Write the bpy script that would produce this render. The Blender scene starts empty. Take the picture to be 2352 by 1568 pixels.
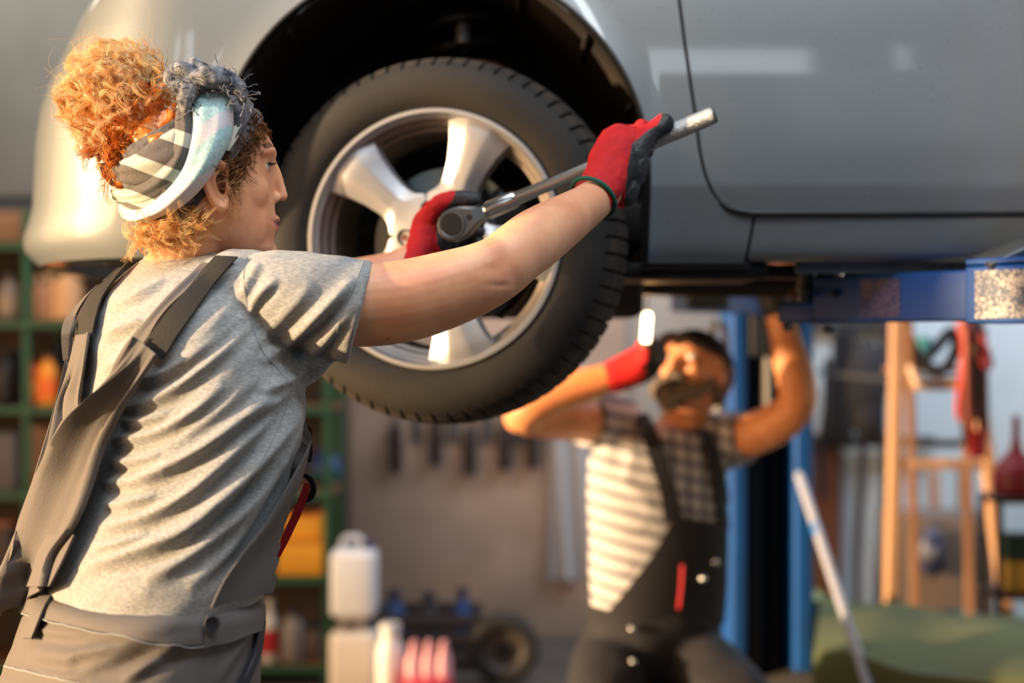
import bpy, bmesh, math, random
import numpy as np
from mathutils import Vector, Matrix, noise
from mathutils.bvhtree import BVHTree

scene = bpy.context.scene
COL = scene.collection
PI = math.pi
F, CX, CY, CH = 3266.67, 1176.0, 784.0, 1.45     # focal length in pixels, frame centre, camera height


def P(px, py, d):
    """point at distance d seen at photograph pixel (px, py)"""
    return Vector(((px - CX) / F * d, d, CH + (CY - py) / F * d))


def lin(r, g, b):
    f = lambda c: (c / 255 / 12.92) if c / 255 <= 0.04045 else ((c / 255 + 0.055) / 1.055) ** 2.4
    return (f(r), f(g), f(b), 1.0)


# ------------------------------------------------------------------ camera, world, lights
cam_data = bpy.data.cameras.new('camera')
cam = bpy.data.objects.new('camera', cam_data)
COL.objects.link(cam)
cam.location = (0, 0, CH)
cam.rotation_euler = (PI / 2, 0, 0)
cam_data.lens = 50
cam_data.sensor_width = 36
cam_data.clip_start = 0.05
cam_data.dof.use_dof = True
cam_data.dof.focus_distance = 1.86
cam_data.dof.aperture_fstop = 1.9
scene.camera = cam

world = bpy.data.worlds.new('world')
scene.world = world
world.use_nodes = True
bg = world.node_tree.nodes['Background']
bg.inputs[1].default_value = 1.0
# evening sky: cool overall, glowing warm round the low sun on the left
_nt = world.node_tree
_tc = _nt.nodes.new('ShaderNodeTexCoord')
_dot = _nt.nodes.new('ShaderNodeVectorMath'); _dot.operation = 'DOT_PRODUCT'
_dot.inputs[1].default_value = (-0.96, -0.26, 0.10)
_mr = _nt.nodes.new('ShaderNodeMapRange'); _mr.interpolation_type = 'SMOOTHSTEP'
_mr.inputs['From Min'].default_value = 0.55; _mr.inputs['From Max'].default_value = 1.0
_mx = _nt.nodes.new('ShaderNodeMix'); _mx.data_type = 'RGBA'
_mx.inputs[6].default_value = (0.13, 0.18, 0.25, 1); _mx.inputs[7].default_value = (3.6, 2.0, 0.80, 1)
_nt.links.new(_tc.outputs['Generated'], _dot.inputs[0]); _nt.links.new(_dot.outputs['Value'], _mr.inputs['Value'])
_nt.links.new(_mr.outputs[0], _mx.inputs[0]); _nt.links.new(_mx.outputs[2], bg.inputs[0])

scene.view_settings.view_transform = 'Standard'
scene.view_settings.look = 'None'
scene.view_settings.gamma = 1.0
scene.view_settings.exposure = 0.0
scene.view_settings.use_curve_mapping = False
scene.cycles.max_bounces = 6
scene.cycles.transparent_max_bounces = 6
scene.cycles.caustics_reflective = False
scene.cycles.caustics_refractive = False


def light(name, kind, loc, direction, energy, color, **kw):
    d = bpy.data.lights.new(name, kind)
    d.energy = energy
    d.color = color
    for k, v in kw.items():
        setattr(d, k, v)
    o = bpy.data.objects.new(name, d)
    COL.objects.link(o)
    o.location = loc
    o.rotation_euler = Vector(direction).to_track_quat('-Z', 'Y').to_euler()
    return o


# low evening sun through the open garage door on the left
light('sun', 'SUN', (-6, 1, 3), (0.96, 0.26, -0.105), 11.5, (1.0, 0.69, 0.38), angle=math.radians(2.0))
# added warm fill from the door side, brightens the bumper and her back
light('warm_fill', 'AREA', (-3.9, 1.5, 1.1), (1, 0.28, 0.12), 95, (1.0, 0.62, 0.30), shape='RECTANGLE', size=1.8, size_y=1.2)
# daylight from the roof lights above and from the windows behind and right of the camera
light('roof_daylight', 'AREA', (0.2, 1.35, 4.2), (0.0, 0.05, -1), 62, (0.86, 0.93, 1.0), shape='RECTANGLE', size=3.2, size_y=1.6)
light('window_daylight', 'AREA', (2.6, -2.6, 2.6), (-0.55, 1, -0.30), 5, (0.74, 0.87, 1.0), shape='RECTANGLE', size=2.4, size_y=1.4)
light('back_fill', 'AREA', (2.2, 5.6, 3.4), (-0.1, 0.35, -1), 130, (0.80, 0.90, 1.0), shape='RECTANGLE', size=2.6, size_y=1.0)  # added fill without a source, lifts the right part of the background
light('highlight_strip', 'AREA', (0.3, 0.9, 3.3), (0.0, 0.5, -1), 26, (0.9, 0.96, 1.0), shape='RECTANGLE', size=2.2, size_y=0.22)  # added strip without a fixture, gives the wrench its highlight
light('hall_fill', 'AREA', (-1.6, 5.2, 3.5), (0.1, 0.3, -1), 62, (1.0, 0.88, 0.76), shape='RECTANGLE', size=2.6, size_y=1.0)  # added warm fill for the middle of the back wall


# ------------------------------------------------------------------ materials
def mat(name, col, rough=0.6, metal=0.0, noise_scale=0, noise_amt=0.0, bump=0.0, bump_scale=80, coat=0.0,
        trans=0.0, emit=None, sub=0.0, sheen=0.0, col2=None, stretch=None):
    m = bpy.data.materials.new(name)
    m.use_nodes = True
    nt = m.node_tree
    b = nt.nodes['Principled BSDF']
    c = tuple(col) if len(col) == 4 else tuple(col) + (1,)
    b.inputs['Base Color'].default_value = c
    b.inputs['Roughness'].default_value = rough
    b.inputs['Metallic'].default_value = metal
    b.inputs['Coat Weight'].default_value = coat
    b.inputs['Coat Roughness'].default_value = 0.06
    if sheen:
        b.inputs['Sheen Weight'].default_value = sheen
    if sub:
        b.inputs['Subsurface Weight'].default_value = sub
        b.inputs['Subsurface Radius'].default_value = (0.012, 0.005, 0.003)
        b.inputs['Subsurface Scale'].default_value = 1.0
    if trans:
        b.inputs['Transmission Weight'].default_value = trans
    if emit:
        b.inputs['Emission Color'].default_value = c
        b.inputs['Emission Strength'].default_value = emit
    tc = nt.nodes.new('ShaderNodeTexCoord')
    mp = nt.nodes.new('ShaderNodeMapping')
    nt.links.new(tc.outputs['Object'], mp.inputs[0])
    if stretch:
        mp.inputs['Scale'].default_value = stretch
    if noise_amt:
        n = nt.nodes.new('ShaderNodeTexNoise')
        n.inputs['Scale'].default_value = noise_scale
        n.inputs['Detail'].default_value = 5
        nt.links.new(mp.outputs[0], n.inputs['Vector'])
        r = nt.nodes.new('ShaderNodeValToRGB')
        k1, k2 = 1 - noise_amt, 1 + noise_amt
        r.color_ramp.elements[0].position = 0.32
        r.color_ramp.elements[1].position = 0.68
        r.color_ramp.elements[0].color = (c[0] * k1, c[1] * k1, c[2] * k1, 1) if col2 is None else tuple(col2)
        r.color_ramp.elements[1].color = (min(1, c[0] * k2), min(1, c[1] * k2), min(1, c[2] * k2), 1) if col2 is None else c
        nt.links.new(n.outputs[0], r.inputs[0])
        nt.links.new(r.outputs[0], b.inputs['Base Color'])
    if bump:
        n = nt.nodes.new('ShaderNodeTexNoise')
        n.inputs['Scale'].default_value = bump_scale
        n.inputs['Detail'].default_value = 3
        nt.links.new(mp.outputs[0], n.inputs['Vector'])
        bn = nt.nodes.new('ShaderNodeBump')
        bn.inputs['Strength'].default_value = bump
        bn.inputs['Distance'].default_value = 0.002
        nt.links.new(n.outputs[0], bn.inputs['Height'])
        nt.links.new(bn.outputs[0], b.inputs['Normal'])
    return m


# ------------------------------------------------------------------ mesh collecting
class MB:
    def __init__(self):
        self.v, self.f, self.m = [], [], []

    def add(self, verts, faces, mi=0):
        o = len(self.v)
        self.v += [tuple(p) for p in verts]
        self.f += [tuple(i + o for i in f) for f in faces]
        self.m += [mi] * len(faces)
        return self

    def grid(self, rows, mi=0, closed=False):
        n, k = len(rows), len(rows[0])
        fs = []
        for i in range(n - 1):
            for j in range(k if closed else k - 1):
                j2 = (j + 1) % k
                fs.append((i * k + j, i * k + j2, (i + 1) * k + j2, (i + 1) * k + j))
        return self.add([p for r in rows for p in r], fs, mi)

    def loft(self, rings, mi=0, caps=True):
        n, k = len(rings), len(rings[0])
        fs = []
        for i in range(n - 1):
            for j in range(k):
                j2 = (j + 1) % k
                fs.append((i * k + j, i * k + j2, (i + 1) * k + j2, (i + 1) * k + j))
        vs = [p for r in rings for p in r]
        if caps:
            for i0, flip in ((0, True), ((n - 1) * k, False)):
                c = sum((Vector(p) for p in vs[i0:i0 + k]), Vector()) / k
                ci = len(vs) if flip else len(vs)
                vs.append(tuple(c))
                for j in range(k):
                    a, b_ = i0 + j, i0 + (j + 1) % k
                    fs.append((b_, a, ci) if flip else (a, b_, ci))
        return self.add(vs, fs, mi)

    def tube(self, pts, rad, n=12, mi=0, smooth=0, up=None, flat=1.0, dome=True):
        pts = [Vector(p) for p in pts]
        if not hasattr(rad, '__len__'):
            rad = [rad] * len(pts)
        if smooth:
            pts, rad = spline(pts, rad, smooth)
        rings = []
        prev = None
        N = len(pts)
        for i, p in enumerate(pts):
            t = (pts[min(i + 1, N - 1)] - pts[max(i - 1, 0)])
            t = t.normalized() if t.length > 1e-9 else Vector((0, 0, 1))
            if up is not None:
                u = Vector(up) - t * t.dot(Vector(up))
            elif prev is None:
                u = t.orthogonal()
            else:
                u = prev - t * t.dot(prev)
            if u.length < 1e-6:
                u = t.orthogonal()
            u.normalize()
            prev = u
            w = t.cross(u)
            rings.append((p, t, u, w, rad[i]))
        out = []
        if dome:
            p, t, u, w, r = rings[0]
            for a in (0.95, 0.75, 0.4):
                s = math.sqrt(1 - a * a)
                out.append([p - t * r * a + (u * math.cos(q) + w * math.sin(q) * flat) * r * s for q in ang(n)])
        for p, t, u, w, r in rings:
            out.append([p + (u * math.cos(q) + w * math.sin(q) * flat) * r for q in ang(n)])
        if dome:
            p, t, u, w, r = rings[-1]
            for a in (0.4, 0.75, 0.95):
                s = math.sqrt(1 - a * a)
                out.append([p + t * r * a + (u * math.cos(q) + w * math.sin(q) * flat) * r * s for q in ang(n)])
        return self.loft(out, mi)

    def ball(self, c, r, rot=None, mi=0, n=20, k=12):
        if not hasattr(r, '__len__'):
            r = (r, r, r)
        R = rot if rot is not None else Matrix.Identity(3)
        c = Vector(c)
        rings = []
        for i in range(1, k):
            th = PI * i / k
            rings.append([c + R @ Vector((r[0] * math.sin(th) * math.cos(q), r[1] * math.sin(th) * math.sin(q), -r[2] * math.cos(th))) for q in ang(n)])
        self.loft(rings, mi)
        return self

    def box(self, c, s, rot=0.0, mi=0, bev=0.0, M=None):
        """box centred at c with full sizes s, rotated rot about z; bev chamfers the edges"""
        hx, hy, hz = s[0] / 2, s[1] / 2, s[2] / 2
        bev = min(bev, hx * .9, hy * .9, hz * .9)
        R = M if M is not None else Matrix.Rotation(rot, 3, 'Z')
        c = Vector(c)
        if bev <= 0:
            vs = [c + R @ Vector((x * hx, y * hy, z * hz)) for z in (-1, 1) for y in (-1, 1) for x in (-1, 1)]
            return self.add(vs, [(0, 2, 3, 1), (4, 5, 7, 6), (0, 1, 5, 4), (2, 6, 7, 3), (0, 4, 6, 2), (1, 3, 7, 5)], mi)
        bm = bmesh.new()
        bmesh.ops.create_cube(bm, size=1)
        for v in bm.verts:
            v.co = Vector((v.co.x * s[0], v.co.y * s[1], v.co.z * s[2]))
        bmesh.ops.bevel(bm, geom=list(bm.edges), offset=bev, segments=3, profile=0.5, affect='EDGES')
        bm.verts.ensure_lookup_table()
        vs = [c + R @ v.co for v in bm.verts]
        fs = [tuple(v.index for v in f.verts) for f in bm.faces]
        bm.free()
        return self.add(vs, fs, mi)

    def lathe(self, prof, n=32, axis='Z', c=(0, 0, 0), mi=0, closed=False, M=None):
        """prof: list of (radius, height)"""
        rings = []
        c = Vector(c)
        for r, h in prof:
            ring = []
            for q in ang(n):
                a, b_ = r * math.cos(q), r * math.sin(q)
                v = Vector((a, b_, h)) if axis == 'Z' else Vector((a, h, b_)) if axis == 'Y' else Vector((h, a, b_))
                if M is not None:
                    v = M @ v
                ring.append(c + v)
            rings.append(ring)
        if closed:
            rings.append(rings[0])
            return self.loft(rings, mi, caps=False)
        return self.loft(rings, mi)

    def mesh(self, name, mats=(), sharp=35):
        me = bpy.data.meshes.new(name)
        me.from_pydata(self.v, [], self.f)
        for m in mats:
            me.materials.append(m)
        if me.polygons:
            me.polygons.foreach_set('material_index', self.m)
            me.polygons.foreach_set('use_smooth', [True] * len(me.polygons))
        bm = bmesh.new()
        bm.from_mesh(me)
        bmesh.ops.recalc_face_normals(bm, faces=bm.faces)
        bm.to_mesh(me)
        bm.free()
        if sharp:
            me.set_sharp_from_angle(angle=math.radians(sharp))
        me.update()
        return me

    def obj(self, name, m, parent=None, sharp=35, **tags):
        ms = m if isinstance(m, (list, tuple)) else [m]
        return link(name, self.mesh(name, ms, sharp), parent, **tags)


def ang(n):
    return [2 * PI * i / n for i in range(n)]


def link(name, me, parent=None, **tags):
    o = bpy.data.objects.new(name, me)
    COL.objects.link(o)
    if parent is not None:
        o.parent = parent
        o.matrix_parent_inverse = parent.matrix_basis.inverted()
    for k, v in tags.items():
        o[k] = v
    return o


def thing(name, label, cat, loc=(0, 0, 0), rz=0.0, group=None):
    o = bpy.data.objects.new(name, None)
    COL.objects.link(o)
    o.empty_display_size = 0.05
    o.location = loc
    o.rotation_euler = (0, 0, rz)
    o['label'] = label
    o['category'] = cat
    if group:
        o['group'] = group
    return o


def tag(o, label, cat, group=None):
    o['label'] = label
    o['category'] = cat
    if group:
        o['group'] = group
    return o


def struct(o):
    o['kind'] = 'structure'
    return o


def copy_tree(o, parent=None):
    c = o.copy()
    COL.objects.link(c)
    c.parent = parent
    for ch in [x for x in COL.objects if x.parent is o]:
        copy_tree(ch, c)
    return c


def crom(p0, p1, p2, p3, t):
    return 0.5 * ((2 * p1) + (p2 - p0) * t + (2 * p0 - 5 * p1 + 4 * p2 - p3) * t * t + (3 * p1 - p0 - 3 * p2 + p3) * t ** 3)


def spline(pts, rad, k):
    out, ro = [], []
    n = len(pts)
    for i in range(n - 1):
        a, b_, c, d = max(i - 1, 0), i, i + 1, min(i + 2, n - 1)
        for s in range(k):
            t = s / k
            out.append(crom(pts[a], pts[b_], pts[c], pts[d], t))
            ro.append(crom(rad[a], rad[b_], rad[c], rad[d], t))
    out.append(pts[-1])
    ro.append(rad[-1])
    return out, ro


def curve(pts, n):
    """n points evenly along a smooth curve through pts (tuples of any length)"""
    A = [np.array(p, float) for p in pts]
    k = 12
    out = []
    m = len(A)
    if m == 2:
        out = [A[0] + (A[1] - A[0]) * t for t in np.linspace(0, 1, 30)]
    else:
        for i in range(m - 1):
            a, b_, c, d = max(i - 1, 0), i, i + 1, min(i + 2, m - 1)
            out += [crom(A[a], A[b_], A[c], A[d], s / k) for s in range(k)]
        out.append(A[-1])
    out = np.array(out)
    L = np.concatenate([[0], np.cumsum(np.linalg.norm(np.diff(out, axis=0), axis=1))])
    t = np.linspace(0, L[-1], n)
    return np.stack([np.interp(t, L, out[:, c]) for c in range(out.shape[1])], 1)


def interp(x, xs, ys):
    return float(np.interp(x, xs, ys))


def fuse(mb, voxel, smooth=4, fac=0.5):
    """one continuous closed surface around everything collected in mb"""
    me = mb.mesh('fuse', [], 0)
    o = bpy.data.objects.new('fuse', me)
    COL.objects.link(o)
    md = o.modifiers.new('r', 'REMESH')
    md.mode = 'VOXEL'
    md.voxel_size = voxel
    md.adaptivity = 0
    if smooth:
        sm = o.modifiers.new('s', 'SMOOTH')
        sm.iterations = smooth
        sm.factor = fac
    dg = bpy.context.evaluated_depsgraph_get()
    dg.update()
    new = bpy.data.meshes.new_from_object(o.evaluated_get(dg))
    bpy.data.objects.remove(o)
    bpy.data.meshes.remove(me)
    return new


def verts_of(me):
    a = np.empty(len(me.vertices) * 3)
    me.vertices.foreach_get('co', a)
    return a.reshape(-1, 3)


def normals_of(me):
    a = np.empty(len(me.vertices) * 3)
    me.vertex_normals.foreach_get('vector', a)
    return a.reshape(-1, 3)


def set_verts(me, a):
    me.vertices.foreach_set('co', a.ravel())
    me.update()


def project(a):
    """photograph pixels of world points"""
    return CX + a[:, 0] / a[:, 1] * F, CY - (a[:, 2] - CH) / a[:, 1] * F


def smooth_shade(me):
    me.polygons.foreach_set('use_smooth', [True] * len(me.polygons))
    me.update()


def bvh_of(me):
    return BVHTree.FromPolygons([v.co.copy() for v in me.vertices], [tuple(p.vertices) for p in me.polygons])


EYE = Vector((0, 0, CH))


def cast(bvh, px, py):
    d = (P(px, py, 1.0) - EYE).normalized()
    loc, nor, idx, dist = bvh.ray_cast(EYE, d)
    return (loc, nor) if loc is not None else (None, None)


def cloth_patch(bvh, left, right, off, thick=0.002, nu=24, nv=10, wave=None, fallback=0.7):
    """closed strip of cloth lying on a surface between two edge lines; wave(u, v) adds height in metres"""
    L, R = curve(left, nu), curve(right, nu)
    rows, rows2 = [], []
    for i in range(nu):
        row = []
        for j in range(nv):
            t = j / (nv - 1)
            q = L[i] * (1 - t) + R[i] * t
            row.append((q, cast(bvh, q[0], q[1])))
        hit = [(j, r[1][0], r[1][1]) for j, r in enumerate(row) if r[1][0] is not None]
        out = []
        for j, (q, (loc, nor)) in enumerate(row):
            if loc is None:
                if hit:
                    jn, ln, nn = min(hit, key=lambda h: abs(h[0] - j))
                    d = ln.y + abs(q[0] - row[jn][0][0]) / F * ln.y * fallback
                    loc = P(q[0], q[1], d)
                    nor = Vector((-0.7, -0.7, 0))
                else:
                    loc = P(q[0], q[1], 1.85)
                    nor = Vector((-0.6, -0.8, 0))
            if nor.dot(loc - EYE) > 0:
                nor = -nor
            h = off + (wave(i / (nu - 1), j / (nv - 1)) if wave else 0)
            out.append((loc, nor, h))
        rows.append(out)
    # smooth the base a little so folds of the cloth below do not print through
    base = np.array([[tuple(p[0]) for p in r] for r in rows])
    nors = np.array([[tuple(p[1]) for p in r] for r in rows])
    hs = np.array([[p[2] for p in r] for r in rows])[..., None]
    for _ in range(3):
        for A in (base, nors):
            A[1:-1] = (A[:-2] + A[1:-1] * 2 + A[2:]) / 4
    nors /= np.linalg.norm(nors, axis=2, keepdims=True) + 1e-9
    top = base + nors * (hs + thick)
    bot = base + nors * hs
    mb = MB()
    per_t = [tuple(p) for p in top[0]] + [tuple(r[-1]) for r in top[1:]] + [tuple(p) for p in top[-1][-2::-1]] + [tuple(r[0]) for r in top[-2:0:-1]]
    per_b = [tuple(p) for p in bot[0]] + [tuple(r[-1]) for r in bot[1:]] + [tuple(p) for p in bot[-1][-2::-1]] + [tuple(r[0]) for r in bot[-2:0:-1]]
    mb.grid([[tuple(p) for p in r] for r in top])
    mb.grid([[tuple(p) for p in r] for r in bot])
    mb.grid([per_t, per_b], closed=True)
    bm = bmesh.new()
    me = mb.mesh('t', [], 0)
    bm.from_mesh(me)
    bmesh.ops.remove_doubles(bm, verts=bm.verts, dist=1e-5)
    bmesh.ops.recalc_face_normals(bm, faces=bm.faces)
    bm.to_mesh(me)
    bm.free()
    smooth_shade(me)
    me.set_sharp_from_angle(angle=math.radians(60))
    return me
# ------------------------------------------------------------------ the room
m_floor = mat('floor_concrete', lin(70, 66, 64), 0.55, noise_scale=3, noise_amt=0.35, bump=0.2)
m_wall_grey = mat('wall_paint', lin(150, 142, 136), 0.8, noise_scale=1.1, noise_amt=0.22, bump=0.2, bump_scale=15, stretch=(2.2, 1, .45))
m_wall_blue = mat('wall_metal', lin(178, 190, 200), 0.6, noise_scale=2.0, noise_amt=0.10)
m_ceiling = mat('ceiling_paint', lin(110, 112, 116), 0.9)
m_dark = mat('dark_steel', lin(34, 34, 38), 0.6)
BACK = 7.0

struct(MB().box((0, 2.4, -0.05), (11, 12, 0.1)).obj('floor', m_floor))
struct(MB().box((0.5, 2.4, 4.75), (10, 12, 0.1)).obj('ceiling', m_ceiling))
# corrugated back wall: real ribs
w = MB()
xs = np.arange(-4.6, 5.2, 0.015)
row0, row1 = [], []
for x in xs:
    ph = (x % 0.24) / 0.24
    h = 0.0 if ph < 0.40 else (-0.008 if 0.5 < ph < 0.9 else -0.008 * (ph - 0.4) / 0.1 if ph < 0.5 else -0.008 * (1 - ph) / 0.1)
    row0.append((x, BACK + h, 0.0))
    row1.append((x, BACK + h, 4.7))
w.grid([row0, row1])
w.box((0.3, BACK + 0.08, 2.35), (9.8, 0.1, 4.7))
me = w.mesh('wall_back', [m_wall_grey, m_wall_blue], 20)
for p in me.polygons:
    if p.center.x > 1.15:
        p.material_index = 1
struct(link('wall_back', me))
struct(MB().box((5.05, 2.4, 2.35), (0.1, 12, 4.7)).obj('wall_right', m_wall_blue))
m_front = mat('front_wall_paint', lin(48, 80, 100), 0.8)
struct(MB().box((0.5, -3.55, 2.35), (9.2, 0.1, 4.7)).obj('wall_front', m_front))
# left wall with the wide open garage door
m_wl = mat('left_wall_paint', lin(104, 108, 108), 0.85, noise_scale=2, noise_amt=0.12)
w = MB()
w.box((-4.55, 5.9, 2.35), (0.1, 2.2, 4.7))
w.box((-4.55, -3.2, 2.35), (0.1, 0.7, 4.7))
w.box((-4.55, 1.0, 3.95), (0.1, 7.6, 1.5))
w.box((-4.55, 1.02, 1.6), (0.1, 0.22, 3.2))  # unseen pillar added to keep the sun off the car door
struct(w.obj('wall_left', m_wl))
# windows behind the camera: their panes glow with the daylight and mirror in the car door
m_pane = mat('daylight_pane', (0.80, 0.92, 1.0), 0.3, emit=6)
m_frame = mat('window_frame', lin(60, 66, 70), 0.5)


def window(i, x0, x1, z0, z1):
    f = MB()
    y = -3.49
    f.box(((x0 + x1) / 2, y, z1), (x1 - x0 + .08, .06, .05)).box(((x0 + x1) / 2, y, z0), (x1 - x0 + .08, .06, .05))
    f.box((x0, y, (z0 + z1) / 2), (.05, .06, z1 - z0)).box((x1, y, (z0 + z1) / 2), (.05, .06, z1 - z0))
    o = struct(f.obj('window_%d' % i, m_frame))
    MB().box(((x0 + x1) / 2, y, (z0 + z1) / 2), (x1 - x0, .01, z1 - z0)).obj('pane', m_pane, o)


window(1, 0.70, 1.78, 3.32, 3.74)
window(2, 2.24, 2.36, 3.40, 3.78)
window(3, -2.9, -2.55, 2.7, 4.0)
window(4, -2.35, -2.05, 2.7, 4.0)
# grey roller door housing and dark beam in the far left corner
m_shutter = mat('shutter_grey', lin(100, 104, 104), 0.7, noise_scale=4, noise_amt=0.08)
o = struct(MB().box((-2.65, 6.55, 2.95), (2.5, 0.5, 1.75), bev=0.03).obj('trim_1', m_shutter))
m_beam = mat('beam_paint', lin(36, 44, 54), 0.6)
struct(MB().box((-2.65, 6.3, 1.98), (2.3, 0.16, 0.16), bev=0.01).obj('trim_2', m_beam))
# ------------------------------------------------------------------ the car
def paint(name, col, rough=0.38, metal=0.18):
    m = mat(name, col, rough, metal, coat=0.8)
    nt = m.node_tree
    b = nt.nodes['Principled BSDF']
    # fine road dust specks
    tc = nt.nodes.new('ShaderNodeTexCoord')
    v = nt.nodes.new('ShaderNodeTexVoronoi')
    v.inputs['Scale'].default_value = 60
    n = nt.nodes.new('ShaderNodeTexNoise')
    n.inputs['Scale'].default_value = 9
    r = nt.nodes.new('ShaderNodeMath'); r.operation = 'LESS_THAN'
    s = nt.nodes.new('ShaderNodeMath'); s.operation = 'MULTIPLY'
    s.inputs[1].default_value = 0.17
    nt.links.new(n.outputs[0], s.inputs[0])
    nt.links.new(tc.outputs['Object'], v.inputs['Vector'])
    nt.links.new(tc.outputs['Object'], n.inputs['Vector'])
    nt.links.new(v.outputs['Distance'], r.inputs[0])
    nt.links.new(s.outputs[0], r.inputs[1])
    mx = nt.nodes.new('ShaderNodeMix'); mx.data_type = 'RGBA'
    mx.inputs[6].default_value = b.inputs['Base Color'].default_value
    mx.inputs[7].default_value = tuple(c * 0.62 for c in col[:3]) + (1,)
    nt.links.new(r.outputs[0], mx.inputs[0])
    nt.links.new(mx.outputs[2], b.inputs['Base Color'])
    return m


m_paint = paint('silver_paint', lin(124, 131, 136))
m_plastic = mat('black_plastic', lin(24, 25, 28), 0.5, bump=0.1)
m_liner = mat('arch_liner', lin(14, 14, 18), 0.75, noise_scale=4, noise_amt=0.4, col2=lin(40, 31, 25), bump=0.5, bump_scale=60)  # brown mottling: dirt, and sunlight on the liner put into the colour
m_under = mat('underbody_steel', lin(30, 28, 28), 0.6, metal=0.3, noise_scale=20, noise_amt=0.5, bump=0.6, bump_scale=40)
m_rust = mat('rusty_steel', lin(112, 62, 34), 0.7, metal=0.3, noise_scale=30, noise_amt=0.4)
m_cast = mat('cast_steel', lin(104, 108, 112), 0.45, metal=0.8, noise_scale=30, noise_amt=0.2)

car = thing('car', 'silver car raised on a blue lift, side and front wheel towards the viewer', 'car', (0.4, 3.2, 1.55))
YS = 2.40
XC, ZC, RA = (995 - CX) / F * YS, CH + (CY - 404) / F * YS, 500 / F * YS
ZB = 1.585                      # bottom edge of the body
YC, X0 = 3.22, -0.535


_lo = curve([(1.55, .08), (1.585, .055), (1.61, .036), (1.66, .018), (1.712, .0)], 60)
_hi = curve([(1.712, .0), (1.78, -.0065), (1.85, -.0085), (1.93, -.0068), (2.03, -.0005), (2.14, .014), (2.28, .055), (2.42, .13)], 120)
_PZ = np.concatenate([_lo[:, 0], _hi[1:, 0]]); _PY = np.concatenate([_lo[:, 1], _hi[1:, 1]])


def prof(z):
    return float(np.interp(z, _PZ, _PY))


SIL = ([-300, -100, 0, 70, 130, 200, 260, 330, 400, 480, 520, 552, 575, 600], [430, 285, 222, 178, 148, 112, 92, 82, 78, 74, 62, 50, 54, 70])


def plan(A, z, t):
    n = 2.35
    s, c = math.sin(t), math.cos(t)
    yf = YS + prof(z)
    return X0 - A * (s ** (2 / n)), YC - (YC - yf) * (max(c, 0) ** (2 / n))


_A = {}


def nose(z):
    k = round(z, 4)
    if k in _A:
        return _A[k]
    lo, hi = 0.05, 0.9
    for _ in range(30):
        A = (lo + hi) / 2
        best = min(((lambda q: (q[0] / q[1], q[1]))(plan(A, z, t)) for t in np.linspace(0.05, PI / 2, 60)))
        py = CY - (z - CH) / best[1] * F
        want = (interp(py, *SIL) - CX) / F
        if best[0] > want:
            lo = A
        else:
            hi = A
    _A[k] = A
    return A


def flare(x, z):
    """the arch edge stands a little proud of the side"""
    dz = z - ZC
    r = math.hypot(x - XC, dz) if dz > 0 else abs(x - XC)
    e = max(0.0, 1 - max(0, r - RA) / 0.05)
    return -0.007 * e * e


def side(x, z):
    return (x, YS + prof(z) + flare(x, z), z)


def x_arch(z, sgn):
    dz = z - ZC
    return XC + sgn * (math.sqrt(max(0, RA * RA - dz * dz)) if dz > 0 else RA)


th = np.linspace(0, PI / 2, 26)
zrows = list(np.linspace(ZB, ZC, 16)[:-1]) + [ZC + RA * math.sin(t) for t in th]
ztop = list(np.linspace(ZC + RA, 2.42, 10))
# rear edge of the fender = door gap
D_EDGE = [(-260, 1535), (-100, 1549), (0, 1560), (100, 1572), (200, 1586), (280, 1598), (350, 1607), (400, 1619), (440, 1637), (462, 1655), (476, 1676), (484, 1704), (488, 1738)]


def door_x(z):
    py = CY - (z - CH) / YS * F
    if py > 488:
        return (1738 - (py - 488) * 0.13 - CX) / F * YS
    return (interp(py, [a for a, _ in D_EDGE], [b for _, b in D_EDGE]) - CX) / F * YS


ZD = CH + (CY - 488) / F * YS
fz = sorted(set(zrows + list(np.linspace(ZD - .002, ZD + .05, 14))))
rows = []
for z in fz:
    xa, xd = x_arch(z, 1), door_x(z) - 0.003
    r = [side(xa + (xd - xa) * u, z) for u in np.linspace(0, 1, 30)]
    r.append((r[-1][0] + 0.0015, r[-1][1] + 0.012, z))
    rows.append(r)
fender = MB().grid(rows)
rows = []
for z in zrows:
    xa = x_arch(z, -1)
    rows.append([side(xa + (X0 - xa) * u, z) for u in np.linspace(0, 1, 8)])
fender.grid(rows)
rows = []
for z in ztop:
    rows.append([side(X0 + (door_x(z) - .003 - X0) * u, z) for u in np.linspace(0, 1, 60)])
fender.grid(rows)
fender.obj('front_fender', m_paint, car, 40)
# bumper wraps round the front
bz = list(np.linspace(ZB + 0.01, 2.42, 60))
tt = [0.0001] + list(np.linspace(0.03, PI / 2, 48))
rows = []
for z in bz:
    A = nose(max(z, 1.604))
    if z < 1.615:
        A -= 0.02 * (1.615 - z) / 0.02
    rows.append([(*plan(A, z, t), z) for t in tt])
# mirror for the far half of the nose
rows2 = [r + [(x, 2 * YC - y, z) for x, y, z in r[::-1]] for r in rows]
bump = MB().grid(rows2)
rb = rows2[0]
bump.grid([rb, [(x + (.05 if x < X0 - .02 else 0), y + (.03 if y < YC else -.03), z - .004) for x, y, z in rb]])
bump.obj('front_bumper', m_paint, car, 40)
# rolled lip of the wheel arch
lip = []
path = [(XC - RA, z) for z in np.linspace(ZB, ZC, 12)[:-1]] + [(XC - RA * math.cos(t), ZC + RA * math.sin(t)) for t in np.linspace(0, PI, 60)] + [(XC + RA, z) for z in np.linspace(ZC, ZB, 12)[1:]]
for x, z in path:
    s = Vector(side(x, z))
    c = Vector((XC - x, 0, (ZC - z) if z > ZC else 0)).normalized()
    lip.append([s, s + Vector((0, -.001, 0)) + c * .004, s + Vector((0, .006, 0)) + c * .007, s + Vector((0, .03, 0)) + c * .004])
MB().grid(lip).obj('arch_lip', m_plastic, car)
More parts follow.
